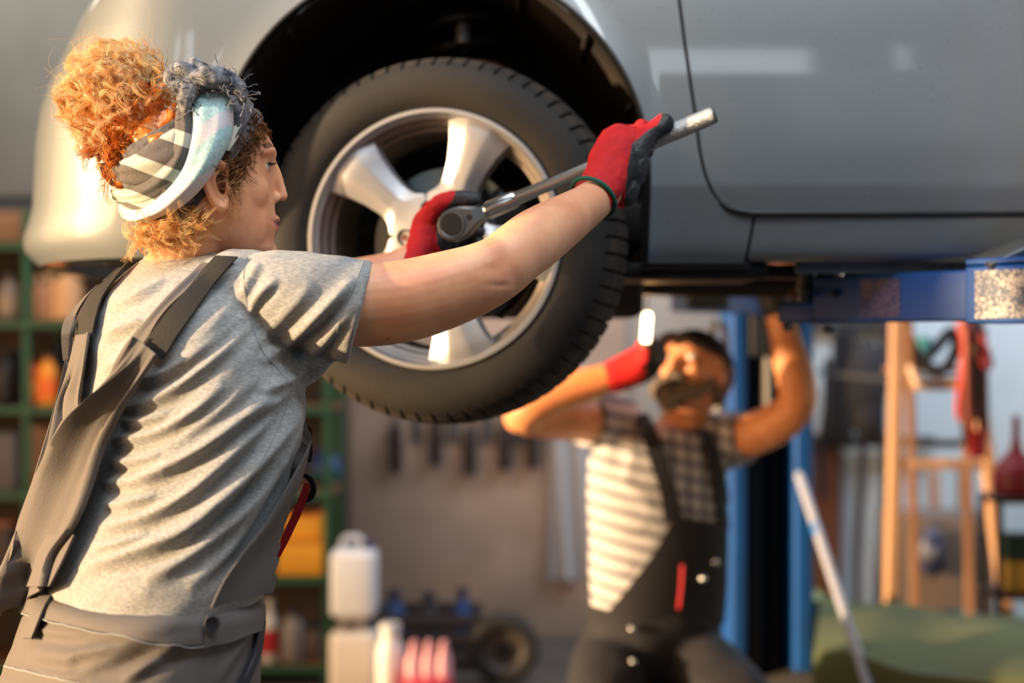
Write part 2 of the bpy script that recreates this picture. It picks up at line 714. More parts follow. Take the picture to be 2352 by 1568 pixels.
# arch liner with its inner wall
rr = RA - .004
lin_rows = []
for y, k in ((2.425, 1.0), (2.52, .995), (2.68, .985), (2.80, .94), (2.84, .86)):
    lin_rows.append([(XC + (x - XC) / RA * rr * k, y, ZC + (z - ZC) / RA * rr * k if z > ZC else z) for x, z in path])
lm = MB().grid(lin_rows)
inner = lin_rows[-1]
lm.grid([inner, [(XC + (p[0] - XC) * .3, 2.86, ZC + (p[2] - ZC) * .5) for p in inner]])
for k in range(7):
    a = 0.35 + k * 0.4
    lm.tube([(XC + math.cos(a) * (rr - .006), 2.44, ZC + math.sin(a) * (rr - .006)), (XC + math.cos(a) * (rr - .008), 2.68, ZC + math.sin(a) * (rr - .008))], .006, 8)
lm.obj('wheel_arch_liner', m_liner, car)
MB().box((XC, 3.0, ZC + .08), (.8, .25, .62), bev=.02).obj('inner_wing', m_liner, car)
# door panel
dz_rows = [ZD + .0035 + (2.42 - ZD) * (u ** 1.6) for u in np.linspace(0, 1, 60)]
rows = []
for z in dz_rows:
    xd = door_x(z) + 0.003
    xs_ = np.concatenate([[0], np.linspace(0, 1, 50)])
    r = []
    for k, u in enumerate(xs_):
        x = xd + (1.75 - xd) * (u ** 1.4)
        p = side(x, z)
        r.append((p[0] - .0015, p[1] + .012, z) if k == 0 else p)
    rows.append(r)
dm = MB()
r0 = [(p[0], p[1] + .012, p[2] - .001) for p in rows[0]]
dm.grid([r0] + rows)
dm.obj('front_door', m_paint, car, 40)
# dark rubber seal seen in the gap
gp = [Vector(((b - CX) / F * YS, YS + .016, CH + (CY - a) / F * YS)) for a, b in D_EDGE]
gp[-1].z = ZD
MB().tube(gp + [Vector((1.75, YS + .03, ZD))], .0075, 8).obj('door_seal', m_plastic, car)
# sill
m_sill = m_paint
rows = []
sz = list(np.linspace(ZB + .012, ZD - .003, 14))
for z in sz[::-1]:
    x0 = door_x(z) + .002
    rows.append([side(x, z) for x in np.linspace(x0, 1.75, 40)])
top = [(p[0], p[1] + .014, p[2] + .001) for p in rows[0]]
bot1 = [(p[0], p[1] + .02, p[2] - .008) for p in rows[-1]]
bot2 = [(p[0], p[1] + .09, p[2] - .010) for p in rows[-1]]
MB().grid([top] + rows + [bot1, bot2]).obj('sill', m_sill, car, 50)
# bottom edge of the fender tail behind the wheel
MB().box((XC + RA + .085, YS + .14, ZB - .002), (.19, .16, .014), bev=.005).obj('splash_guard', m_plastic, car)
# jacking flange under the sill, underbody and frame rails
MB().box((1.15, 2.515, 1.583), (1.3, .006, .026)).obj('sill_flange', m_cast, car)
ub = MB()
ub.box((0.95, 3.25, 1.66), (1.7, 1.45, .09), bev=.02)
ub.box((0.98, 2.72, 1.60), (1.6, .09, .06), bev=.01)
ub.box((0.98, 3.66, 1.60), (1.6, .09, .06), bev=.01)
ub.box((-0.35, 3.25, 1.72), (1.0, .9, .12), bev=.03)
ub.box((0.30, 2.62, 1.575), (.30, .26, .03), bev=.01)
ub.tube([(-.1, 3.3, 1.60), (.5, 3.25, 1.58), (1.7, 3.3, 1.585)], .03, 12, smooth=6)
ub.obj('underbody', m_under, car)
# plastic undertray under the bumper
MB().box((-.56, 2.80, 1.592), (.36, .45, .014), bev=.005).obj('undertray', m_plastic, car)
# top of the nose and wing closing the body above the frame
hood = MB()
rr_ = rows2[-1]
hood.grid([rr_, [(x * .97 + .02, YC + (y - YC) * .93, 2.47) for x, y, z in rr_], [(x * .5 + .3, YC + (y - YC) * .6, 2.52) for x, y, z in rr_]])
hood.grid([[(x, YS + .12 + .0, 2.42) for x in np.linspace(X0, 1.75, 20)], [(x, YS + .18, 2.5) for x in np.linspace(X0, 1.75, 20)], [(x, YC + .3, 2.56) for x in np.linspace(X0, 1.75, 20)]])
hood.obj('hood', m_paint, car)
# headlamp on the front corner above the frame is out of sight; the round fog lamp sits in the bumper
fl = P(205, 400, 2.66)
# strut, spring and cup above the wheel
sx = (1068 - CX) / F * 2.62
st = MB()
st.lathe([(.0, .0), (.030, .0), (.032, .20), (.022, .22), (.012, .24), (.012, .36), (0, .36)], 20, c=(sx, 2.64, 1.72))
st.obj('strut', m_under, car)
sp = [(sx + .066 * math.cos(a), 2.64 + .066 * math.sin(a), 1.955 + a * .0075) for a in np.linspace(0, 2 * PI * 2.2, 60)]
MB().tube(sp, .008, 8).obj('coil_spring', m_plastic, car)
MB().lathe([(0, .0), (.075, -.012), (.088, 0), (.088, .006), (.07, .012), (0, .014)], 32, c=(sx, 2.62, 1.945)).obj('spring_seat', m_rust, car)
MB().lathe([(0, 0), (.016, 0), (.016, .03), (.010, .04), (0, .04)], 12, c=(sx + .0, 2.56, 1.985)).obj('strut_nut', m_cast, car)

# ---------------------------------------------------------------- the front wheel, a part of the car with its own pieces
m_rubber = mat('tyre_rubber', lin(13, 13, 15), 0.78, noise_scale=9, noise_amt=0.22, col2=lin(30, 25, 21), bump=0.25, bump_scale=120)
m_alloy = mat('alloy', lin(168, 168, 172), 0.42, metal=0.55, coat=.15)
m_barrel = mat('alloy_barrel', lin(120, 112, 108), 0.45, metal=0.8, noise_scale=10, noise_amt=0.25)
m_disc = mat('brake_disc', lin(120, 130, 136), 0.35, metal=0.8)
TH = math.radians(11.5)
wc = P(994, 549, 2.395)
RW = Matrix.Rotation(-TH, 3, 'Z')


def W(v):
    return wc + RW @ Vector(v)


def wobj(mb, name, m, parent, sharp=35):
    mb.v = [tuple(W(v)) for v in mb.v]
    return mb.obj(name, m, parent, sharp)


prof_t = [(.214, .010), (.2205, .002), (.230, -.006), (.244, -.0105), (.262, -.0125), (.279, -.0095), (.292, -.002), (.300, .007),
          (.306, .017), (.3105, .029), (.3135, .043), (.3145, .050), (.309, .053), (.309, .059), (.3150, .062), (.3165, .085), (.310, .088), (.310, .095), (.3165, .098), (.3165, .125),
          (.309, .128), (.309, .134), (.3145, .137), (.3105, .158), (.300, .180), (.280, .196), (.255, .196), (.230, .190), (.214, .180)]
tm = MB()
NB, K = 68, 8
rings = []
for r, y in prof_t:
    ring = []
    for i in range(NB * K):
        a = 2 * PI * i / (NB * K)
        ph = i % K
        rad, yy = r, y
        if r > .2975 and .004 < y < .185 and (ph == 0):
            rad -= .0075
        if r > .2975 and y < .03 and ph == 0:
            yy += .004
        ring.append((rad * math.cos(a), yy, rad * math.sin(a)))
    rings.append(ring)
rings.append(rings[0])
tm.loft(rings, caps=False)
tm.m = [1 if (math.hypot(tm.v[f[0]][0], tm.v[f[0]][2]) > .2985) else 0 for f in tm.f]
m_tread = mat('sunlit_tread', lin(58, 46, 38), 0.85, noise_scale=30, noise_amt=0.4, col2=lin(24, 22, 22), bump=0.4, bump_scale=90)  # tread browned so its colour carries the warm sunlight
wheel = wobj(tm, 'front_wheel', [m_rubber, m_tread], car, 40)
wheel['label'] = 'black tyre with sunlit brown tread'

rim = MB()
rim.lathe([(.2150, .016), (.2195, .006), (.2205, .000), (.2185, -.004), (.2140, -.004), (.2115, .002), (.2095, .012), (.2040, .016), (.2035, .024),
           (.1960, .030), (.1935, .042), (.1880, .046), (.1860, .075), (.1830, .12), (.190, .17), (.212, .19), (.216, .185), (.19, .165), (.189, .12), (.192, .05), (.2, .035)],
          128, axis='Y', closed=True)
wobj(rim, 'rim', m_barrel, wheel, 30)
lipm = MB().lathe([(.2125, .0165), (.2200, .0055), (.2212, -.0005), (.2190, -.0050), (.2135, -.0050), (.2105, .0015), (.2085, .0120), (.2060, .0150)], 128, axis='Y', closed=True)
wobj(lipm, 'rim_lip', m_alloy, wheel, 30)

phi_r = [.0, .078, .0815, .084, .088, .094, .102, .115, .14, .17, .195, .212]
phi_a = [36, 36, 36, 33.0, 26.5, 22.0, 19.2, 17.0, 15.6, 15.8, 17.0, 18.2]


def spoke_patch(ac):
    fr, bk = [], []
    rs = [.0, .012, .02, .035, .05, .065, .078, .0815, .084, .086, .088, .091, .094, .098, .102, .108, .115, .125, .14, .155, .17, .182, .195, .204, .2105]
    ts = [-1, -.965, -.93, -.55, -.34, -.30, -.1, .1, .34, .38, .7, .93, .965, 1]
    for r in rs:
        ph = math.radians(interp(r, phi_r, phi_a))
        dish = interp(r, [0, .03, .034, .07, .10, .15, .19, .2105], [.016, .016, .018, .020, .018, .010, .004, .008])
        f_, b_ = [], []
        for t in ts:
            a = ac + t * ph
            at = abs(t)
            fade = interp(r, [0, .07, .10], [0, 0, 1])
            left = .0135 if t < 0 else .0100
            h = left * max(0, (at - .32) / .61) if at < .93 else left + (.004 + .016 * (at - .93) / .07 if at > .93 else 0)
            h *= fade
            f_.append((r * math.cos(a), dish + h, r * math.sin(a)))
            b_.append((r * .998 * math.cos(ac + t * ph * .97), dish + .045, r * .998 * math.sin(ac + t * ph * .97)))
        fr.append(f_)
        bk.append(b_)
    return fr, bk


al = MB()
for k in range(5):
    fr, bk = spoke_patch(math.radians(67 + 72 * k))
    al.grid(fr)
    al.grid(bk)
    for side_i in (0, -1):
        al.grid([[r[side_i] for r in fr], [r[side_i] for r in bk]])
spk = wobj(al, 'alloy_spokes', m_alloy, wheel, 22)
spk['label'] = 'five-spoke silver alloy face'
cap = MB().lathe([(0, .008), (.018, .008), (.027, .010), (.029, .014), (.030, .02), (0, .02)], 40, axis='Y')
wobj(cap, 'centre_cap', m_alloy, wheel)
for k in range(5):
    a = math.radians(103 + 72 * k)
    cx_, cz_ = .0545 * math.cos(a), .0545 * math.sin(a)
    h = MB().lathe([(.0142, .024), (.0142, .0165), (.0132, .0155), (.0115, .0165), (.0112, .0235), (0, .0235)], 28, axis='Y', c=(cx_, 0, cz_))
    hole = wobj(h, 'bolt_hole', m_plastic, wheel)
    b_ = MB().lathe([(0, .0185), (.0062, .0185), (.0075, .0200), (.0075, .0232), (0, .0232)], 6, axis='Y', c=(cx_, 0, cz_))
    wobj(b_, 'wheel_bolt', m_rust, hole)
bd = MB().lathe([(0, .075), (.066, .075), (.070, .08), (.070, .100), (.132, .102), (.134, .104), (.134, .124), (.07, .126), (0, .126)], 64, axis='Y')
wobj(bd, 'brake_disc', m_disc, wheel)
cal = MB()
for r0, r1 in ((.095, .155),):
    pts = [math.radians(q) for q in np.linspace(-55, 25, 12)]
    rings = []
    for q in pts:
        rings.append([(r * math.cos(q), y, r * math.sin(q)) for r, y in ((r0, .085), (r1, .082), (r1 + .008, .10), (r1 + .008, .13), (r0, .135))])
    cal.loft(rings)
wobj(cal, 'brake_caliper', m_under, wheel)
hb = MB().lathe([(0, .06), (.05, .06), (.06, .1), (.06, .22), (.03, .26), (.03, .45), (0, .45)], 32, axis='Y')
wobj(hb, 'wheel_hub', m_under, wheel)
# ------------------------------------------------------------------ the woman
def skin_mat(name, col, dark, mole=True):
    m = mat(name, col, 0.48, sub=0.12, bump=0.12, bump_scale=420)
    nt = m.node_tree
    b = nt.nodes['Principled BSDF']
    tc = nt.nodes.new('ShaderNodeTexCoord')
    n = nt.nodes.new('ShaderNodeTexNoise')
    n.inputs['Scale'].default_value = 16
    n.inputs['Detail'].default_value = 4
    nt.links.new(tc.outputs['Object'], n.inputs['Vector'])
    r = nt.nodes.new('ShaderNodeValToRGB')
    r.color_ramp.elements[0].position = .35
    r.color_ramp.elements[1].position = .65
    r.color_ramp.elements[0].color = dark
    r.color_ramp.elements[1].color = col
    nt.links.new(n.outputs[0], r.inputs[0])
    out = r.outputs[0]
    if mole:
        v = nt.nodes.new('ShaderNodeTexVoronoi')
        v.inputs['Scale'].default_value = 34
        nt.links.new(tc.outputs['Object'], v.inputs['Vector'])
        sx = nt.nodes.new('ShaderNodeSeparateColor')
        nt.links.new(v.outputs['Color'], sx.inputs[0])
        s = nt.nodes.new('ShaderNodeMath'); s.operation = 'MULTIPLY_ADD'
        s.inputs[1].default_value = 0.14; s.inputs[2].default_value = -0.062
        nt.links.new(sx.outputs[0], s.inputs[0])
        l = nt.nodes.new('ShaderNodeMath'); l.operation = 'LESS_THAN'
        nt.links.new(v.outputs['Distance'], l.inputs[0])
        nt.links.new(s.outputs[0], l.inputs[1])
        mx = nt.nodes.new('ShaderNodeMix'); mx.data_type = 'RGBA'
        nt.links.new(l.outputs[0], mx.inputs[0])
        nt.links.new(out, mx.inputs[6])
        mx.inputs[7].default_value = lin(110, 56, 40)
        out = mx.outputs[2]
    nt.links.new(out, b.inputs['Base Color'])
    return m


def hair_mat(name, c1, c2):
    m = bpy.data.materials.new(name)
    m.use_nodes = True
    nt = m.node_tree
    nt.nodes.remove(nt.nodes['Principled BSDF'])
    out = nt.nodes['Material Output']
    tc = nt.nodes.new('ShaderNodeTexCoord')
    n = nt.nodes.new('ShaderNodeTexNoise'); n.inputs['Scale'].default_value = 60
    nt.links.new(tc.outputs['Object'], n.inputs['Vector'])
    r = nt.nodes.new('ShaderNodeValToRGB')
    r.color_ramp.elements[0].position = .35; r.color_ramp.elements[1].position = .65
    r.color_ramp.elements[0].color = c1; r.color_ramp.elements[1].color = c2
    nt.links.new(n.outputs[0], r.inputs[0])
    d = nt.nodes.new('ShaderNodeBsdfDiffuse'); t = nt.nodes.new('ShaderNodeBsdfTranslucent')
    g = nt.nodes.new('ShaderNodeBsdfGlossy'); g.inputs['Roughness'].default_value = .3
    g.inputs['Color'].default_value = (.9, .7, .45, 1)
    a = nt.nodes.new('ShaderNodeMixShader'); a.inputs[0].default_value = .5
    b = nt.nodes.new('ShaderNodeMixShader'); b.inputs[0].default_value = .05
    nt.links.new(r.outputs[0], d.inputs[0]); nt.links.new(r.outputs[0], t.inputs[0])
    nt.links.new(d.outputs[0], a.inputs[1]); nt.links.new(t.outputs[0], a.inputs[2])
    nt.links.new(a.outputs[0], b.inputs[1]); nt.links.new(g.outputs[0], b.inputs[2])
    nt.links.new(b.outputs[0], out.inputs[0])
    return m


m_skin = skin_mat('skin', lin(236, 176, 136), lin(216, 146, 110))
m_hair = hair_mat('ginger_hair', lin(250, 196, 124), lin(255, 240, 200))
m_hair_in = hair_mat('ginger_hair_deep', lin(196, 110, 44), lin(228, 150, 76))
m_hair_dk = hair_mat('brown_hair', lin(112, 72, 48), lin(176, 120, 76))

# head frame: X forward, Y to her left, Z up
YAW = math.radians(20)
H0 = Vector((-0.3907, 1.86, CH + 0.19))
RH = Matrix.Rotation(YAW, 3, 'Z')


def Hd(x, y, z):
    return H0 + RH @ Vector((x, y, z))


SL = [(.128, .006, -.012, .008), (.122, .030, -.045, .030), (.108, .052, -.075, .052), (.092, .064, -.095, .064), (.075, .075, -.105, .071), (.060, .083, -.110, .074),
      (.045, .080, -.111, .075), (.028, .079, -.110, .0745), (.010, .079, -.106, .072), (-.010, .080, -.096, .068), (-.028, .0815, -.080, .063), (-.040, .082, -.06, .058),
      (-.055, .079, -.035, .052), (-.069, .0795, -.01, .044), (-.080, .074, .015, .033), (-.087, .062, .03, .02)]


def head_ring(z, fr, bk, hw, n=40, off=0.0):
    x0 = (fr + bk) / 2 - .004
    out = []
    for q in ang(n):
        c, s = math.cos(q), math.sin(q)
        ax = (fr - x0) if c > 0 else (x0 - bk)
        e = .86 if c > 0 else 1.0
        x = x0 + (ax + off) * math.copysign(abs(c) ** e, c)
        y = (hw + off) * s * (1 - .16 * max(0, c) ** 2)
        out.append(Hd(x, y, z))
    return out


hm = MB()
hm.loft([head_ring(*s) for s in SL])
# nose, brow ridge, cheekbones, lips, chin, eyelids
for sgn in (1, -1):
    hm.ball(Hd(.036, .029 * sgn, .004), (.032, .029, .036), RH, n=18, k=12)
    hm.ball(Hd(.034, .026 * sgn, -.036), (.035, .027, .046), RH, n=18, k=12)            # cheek
    hm.ball(Hd(.0560, .031 * sgn, .038), .0138, n=18, k=12)                         # eyelids
    hm.ball(Hd(.0765, .0085 * sgn, -.001), (.0105, .0065, .0070), RH, n=14, k=9)    # nostril wing
    hm.tube([Hd(.055, .048 * sgn, .054), Hd(.069, .028 * sgn, .0595), Hd(.0745, .010 * sgn, .056)], [.0065, .0075, .0075], 10, smooth=4)
hm.tube([Hd(.072, 0, .052), Hd(.082, 0, .034), Hd(.0875, 0, .016), Hd(.0908, 0, .0035)], [.0088, .0074, .0072, .0076], 12, smooth=4)
hm.tube([Hd(.068, .019, -.031), Hd(.0815, .006, -.0285), Hd(.0815, -.006, -.0285), Hd(.068, -.019, -.031)], [.003, .0050, .0050, .003], 10, smooth=4)
hm.tube([Hd(.068, .017, -.036), Hd(.0800, .005, -.0395), Hd(.0800, -.005, -.0395), Hd(.068, -.017, -.036)], [.003, .0054, .0054, .003], 10, smooth=4)
hm.ball(Hd(.068, 0, -.070), (.016, .020, .014), RH, n=16, k=10)
hm.ball(Hd(.046, 0, -.040), (.034, .034, .042), RH, n=20, k=12)
# neck
hm.tube([Hd(-.045, .0, .0), Hd(-.035, .0, -.05), P(447, 580, 1.87), P(428, 640, 1.88), P(415, 700, 1.88)], [.052, .053, .054, .060, .075], 24, smooth=4)
# trunk below the shirt
TW, TD = Vector((.62, -.79, 0)).normalized(), Vector((.79, .62, 0)).normalized()
TORSO = [(588, 330, 545, 1.885), (612, 290, 585, 1.88), (640, 255, 625, 1.875), (680, 208, 655, 1.87), (730, 182, 682, 1.86), (800, 166, 702, 1.85), (900, 168, 714, 1.84), (1000, 166, 708, 1.83),
         (1100, 150, 684, 1.82), (1200, 118, 656, 1.81), (1300, 84, 630, 1.80), (1380, 66, 610, 1.795), (1460, 50, 604, 1.79)]


def torso_ring(py, xl, xr, d, shrink=0.0, n=48, p=2.05, dz=0.0):
    e = (xr - xl) / 2 / F * d
    a = e / .81 - shrink
    b = a * .66 - shrink * .3
    c = P((xl + xr) / 2, py, d)
    out = []
    for q in ang(n):
        cs, sn = math.cos(q), math.sin(q)
        out.append(c + TW * (a * math.copysign(abs(cs) ** (2 / p), cs)) + TD * (b * math.copysign(abs(sn) ** (2 / p), sn)) + Vector((0, 0, dz)))
    return out


hm.loft([torso_ring(*t, shrink=.022) for t in TORSO[1:]])
RARM = [(620, 700, 1.775, .050), (720, 700, 1.765, .050), (800, 702, 1.765, .0515), (880, 698, 1.77, .0520), (960, 684, 1.78, .0510), (1040, 660, 1.795, .0480), (1100, 638, 1.81, .0445), (1150, 612, 1.83, .0415),
        (1185, 583, 1.85, .0405), (1225, 553, 1.88, .0410), (1265, 526, 1.92, .0385), (1310, 497, 1.97, .0340), (1350, 470, 2.02, .0300), (1385, 440, 2.06, .0285)]
hm.tube([P(*r[:3]) for r in RARM], [r[3] for r in RARM], 28, smooth=4)
hm.ball(P(1158, 640, 1.815), (.020, .018, .022))          # point of the elbow
LARM = [(262, 742, 1.98, .046), (380, 735, 2.10, .045), (560, 715, 2.19, .040), (760, 660, 2.22, .038), (905, 618, 2.235, .029), (960, 588, 2.245, .027)]
hm.tube([P(*r[:3]) for r in LARM], [r[3] for r in LARM], 20, smooth=4)
# right ear, built from its rims (pixel positions on the near side of the head)
ED = 1.781


def ear(dx, flip):
    def E(px, py, dd=0.0):
        p = P(px, py, ED + dd)
        if flip:
            v = RH.inverted() @ (p - H0)
            v.y = -v.y
            return H0 + RH @ v
        return p
    hm.tube([E(512, 428, .012), E(519, 400, .008), E(513, 380, -.002), E(498, 373, -.008), E(480, 382, -.012), E(470, 405, -.012), E(474, 430, -.010), E(486, 455, -.006), E(500, 474, -.002), E(512, 476, .001), E(518, 462, .006), E(517, 450, .010)],
            [.0035, .0042, .0048, .0052, .0052, .0050, .0048, .0050, .0060, .0062, .005, .004], 10, smooth=4)
    hm.tube([E(502, 392, -.002), E(490, 405, -.006), E(492, 425, -.004), E(500, 445, .0), E(512, 452, .004)], [.0032, .0042, .0040, .0036, .003], 8, smooth=4)
    hm.tube([E(520, 418, .004), E(522, 430, .003), E(520, 440, .004)], [.003, .0045, .0035], 8, smooth=3)
    hm.ball(E(494, 422, .012), (.016, .006, .024), RH)
    hm.ball(E(506, 466, .006), (.009, .005, .010), RH)


ear(0, False)
ear(0, True)
body_me = fuse(hm, 0.0023, 8, 0.5)
V = verts_of(body_me)
# eye sockets and the ear canal pressed in; mouth line
Rinv = np.array(RH.inverted())
loc = (V - np.array(H0)) @ Rinv.T
for sgn in (1, -1):
    d2 = ((loc[:, 0] - .080) / .020) ** 2 + ((loc[:, 1] - .031 * sgn) / .015) ** 2 + ((loc[:, 2] - .038) / .010) ** 2
    loc[:, 0] -= .0035 * np.exp(-d2)
    sl = np.exp(-(((loc[:, 1] - .031 * sgn) / .0105) ** 4 + ((loc[:, 2] - .0375) / .0034) ** 4)) * (loc[:, 0] > .055)
    loc[:, 0] -= .0045 * sl
ml = np.exp(-((loc[:, 2] + .0335) / .0016) ** 2 - (loc[:, 1] / .02) ** 2) * (loc[:, 0] > .06)
loc[:, 0] -= .0028 * ml
V = loc @ np.array(RH).T + np.array(H0)
px, py = project(V)
can = np.exp(-(((px - 508) / 7) ** 2 + ((py - 434) / 11) ** 2)) * (V[:, 1] < ED + .05) * (V[:, 1] > 1.6)
V[:, 1] += .012 * can
# elbow creases and the soft hollows around the joint
for cx_, cy_, wx, wy, a in ((1165, 596, 22, 30, .0035), (1182, 640, 14, 26, .0035), (1128, 618, 20, 14, .002), (1150, 655, 26, 6, .0018)):
    g = np.exp(-(((px - cx_) / wx) ** 2 + ((py - cy_) / wy) ** 2)) * (V[:, 1] < 1.9)
    V[:, 1] += a * g
set_verts(body_me, V)
m_lip = mat('lips', lin(186, 108, 92), 0.4, sub=.1)
m_brow = mat('brow', lin(120, 78, 56), 0.8)
m_canal = mat('ear_shadow', lin(150, 88, 66), 0.7)
for m in (m_skin, m_lip, m_brow):
    body_me.materials.append(m)
# lips and brows coloured as they are on the face
cen = np.empty(len(body_me.polygons) * 3)
body_me.polygons.foreach_get('center', cen)
cl = (cen.reshape(-1, 3) - np.array(H0)) @ Rinv.T
mi = np.zeros(len(cl), int)
mi[(cl[:, 0] > .066) & (abs(cl[:, 1]) < .021) & (abs(cl[:, 2] + .034) < .0095 - abs(cl[:, 1]) * .35) & (cl[:, 2] < 0)] = 1
for sgn in (1, -1):
    yb = cl[:, 1] * sgn
    zb = .0625 + .004 * np.sin((yb - .012) / .034 * PI)
    mi[(cl[:, 0] > .045) & (yb > .012) & (yb < .048) & (abs(cl[:, 2] - zb) < .0028)] = 2
body_me.polygons.foreach_set('material_index', mi)
smooth_shade(body_me)

woman = thing('person', 'woman in grey t-shirt and dungarees with ginger bun, turning a wrench on the wheel', 'person', (-.45, 1.82, 0))
link('body', body_me, woman)
# eyes with lashes
m_eye = mat('eye_white', lin(226, 218, 210), .2)
m_iris = mat('iris', lin(70, 84, 88), .2)
m_lash = mat('eyelashes', lin(14, 10, 10), .5)
for sgn in (1, -1):
    e = MB().ball(Hd(.0560, .031 * sgn, .038), .0118, mi=0, n=20, k=12)
    e.ball(Hd(.0638, .031 * sgn, .038), (.0046, .0058, .0058), RH, mi=1)
    eye = e.obj('eye', [m_eye, m_iris], woman)
    l = MB()
    for k in range(16):
        a = (k / 15 - .5) * 2
        y = .031 * sgn + a * .012
        b0 = Hd(.0690 - .004 * a * a, y, .0415 - .002 * a * a)
        l.tube([b0, b0 + RH @ Vector((.006, a * .003, .0004)), b0 + RH @ Vector((.0125, a * .005 , .0035))], [.0007, .0005, .0002], 4, dome=False)
    l.tube([Hd(.0645, .031 * sgn - .011, .040), Hd(.0693, .031 * sgn, .0422), Hd(.0645, .031 * sgn + .011, .040)], [.0012, .0017, .0012], 6, smooth=4)
    l.obj('eyelashes', m_lash, woman)

# ---------------------------------------------------------------- t-shirt
def fold_field(px, py, folds):
    """height of cloth folds; each fold is (points, amplitude, width)"""
    h = np.zeros_like(px)
    for pts, amp, wid in folds:
        c = curve(pts, 26)
        best = np.full_like(px, 1e9)
        side_ = np.zeros_like(px)
        tt_ = np.zeros_like(px)
        for i in range(len(c) - 1):
            a, b = c[i], c[i + 1]
            ab = b - a
            t = np.clip(((px - a[0]) * ab[0] + (py - a[1]) * ab[1]) / (ab @ ab), 0, 1)
            dx, dy = px - a[0] - t * ab[0], py - a[1] - t * ab[1]
            d = dx * dx + dy * dy
            m = d < best
            best = np.where(m, d, best)
            side_ = np.where(m, np.sign(dy * ab[0] - dx * ab[1]), side_)
            tt_ = np.where(m, (i + t) / (len(c) - 1), tt_)
        d = np.sqrt(best) * side_
        env = np.clip(np.sin(np.clip(tt_, 0, 1) * PI), 0, 1) ** .55
        # ridge with a softer upper flank and a valley below it
        r = np.where(d < 0, np.exp(-(d / (wid * 1.25)) ** 2), np.exp(-(d / (wid * .8)) ** 2)) - .55 * np.exp(-((d - wid * 1.9) / (wid * 1.1)) ** 2)
        h += amp * env * r
    return h


SHIRT_FOLDS = [
    ([(222, 1215), (330, 1190), (440, 1130), (560, 1020), (650, 930)], .008, 13),
    ([(232, 1112), (330, 1098), (450, 1040), (560, 960), (640, 880)], .0075, 12),
    ([(255, 1010), (340, 1000), (440, 950), (520, 880)], .006, 11),
    ([(180, 1310), (300, 1268), (420, 1225), (540, 1120), (660, 980), (706, 900)], .009, 15),
    ([(270, 940), (330, 930), (420, 880), (520, 800), (590, 730)], .006, 12),
    ([(300, 870), (370, 862), (470, 800), (560, 720)], .005, 12),
    ([(330, 1330), (430, 1280), (540, 1190), (640, 1060), (700, 960)], .007, 16),
    ([(430, 1350), (520, 1270), (600, 1150), (660, 1050)], .006, 16),
    ([(210, 1265), (270, 1250), (340, 1225)], .006, 9),
    ([(240, 1160), (290, 1158), (360, 1140)], .006, 9),
    ([(250, 1062), (300, 1060), (370, 1045)], .0055, 9),
    ([(275, 965), (320, 968), (390, 950)], .005, 9),
    ([(236, 845), (262, 838), (300, 815)], .005, 9),
    ([(236, 770), (270, 760), (330, 735)], .005, 9),
    ([(250, 705), (300, 690), (380, 640)], .005, 9),
    ([(228, 905), (250, 900), (278, 880)], .004, 8),
    # under the arm and on the sleeve
    ([(600, 835), (680, 770), (760, 700), (815, 640)], .0075, 12),
    ([(575, 800), (640, 740), (690, 690), (720, 650)], .004, 14),
    ([(660, 850), (730, 800), (790, 735), (830, 680)], .005, 12),
    ([(566, 740), (590, 690), (640, 640)], .0045, 9),
    ([(560, 680), (575, 640), (600, 606)], .0045, 8),
    ([(590, 900), (650, 880), (700, 845), (740, 835)], .006, 11),
    ([(560, 960), (620, 930), (670, 890), (712, 870)], .006, 13),
    ([(640, 1080), (680, 1000), (705, 920)], .005, 12),
    ([(430, 800), (500, 740), (560, 660)], .0035, 16),
    ([(440, 690), (500, 640), (540, 612)], .0045, 8),
    ([(420, 1000), (520, 930), (600, 860)], .0035, 14),
    ([(470, 1180), (560, 1100), (640, 1000)], .004, 12),
]
sm = MB()
sm.loft([torso_ring(*t) for t in TORSO] + [torso_ring(1500, 60, 595, 1.79)])
sm.tube([P(585, 705, 1.81), P(640, 692, 1.775), P(700, 690, 1.765), P(765, 703, 1.765), P(829, 719, 1.768)], [.062, .0635, .0620, .0630, .0668], 32, smooth=3, dome=False)
sm.ball(P(560, 700, 1.80), (.07, .07, .072))
sm.tube([P(276, 752, 1.95), P(330, 748, 2.03), P(400, 750, 2.10)], [.056, .058, .060], 24, smooth=3, dome=False)
sm.ball(P(280, 744, 1.94), (.056, .056, .056))
# armpit web between sleeve and side
sm.tube([P(640, 800, 1.80), P(690, 830, 1.79), P(735, 815, 1.775)], [.05, .035, .02], 16, smooth=3)
shirt_me = fuse(sm, 0.0036, 14, 0.5)
V = verts_of(shirt_me)
shirt_bvh0 = bvh_of(shirt_me)
N = normals_of(shirt_me)
px, py = project(V)
facing = np.clip(-(N[:, 1]) * 1.6 + .35, 0, 1)
h = fold_field(px, py, SHIRT_FOLDS) * facing * 1.3
hem = np.where(px > 690, np.clip(-((px - 828) * .937 + (py - 719) * .349) / 34 - .25, 0, 1), 1)
hem = hem * np.where(py > 640, 1, np.clip((px - 560) ** 2 / 900 + .3, 0, 1))
nz = np.array([noise.noise(Vector(((v[0] + v[2] * .8) * 9, v[1] * 9, (v[2] - v[0] * .8) * 30))) for v in V])
h = (h + nz * .0030) * hem
V = V + N * h[:, None]
set_verts(shirt_me, V)
smooth_shade(shirt_me)


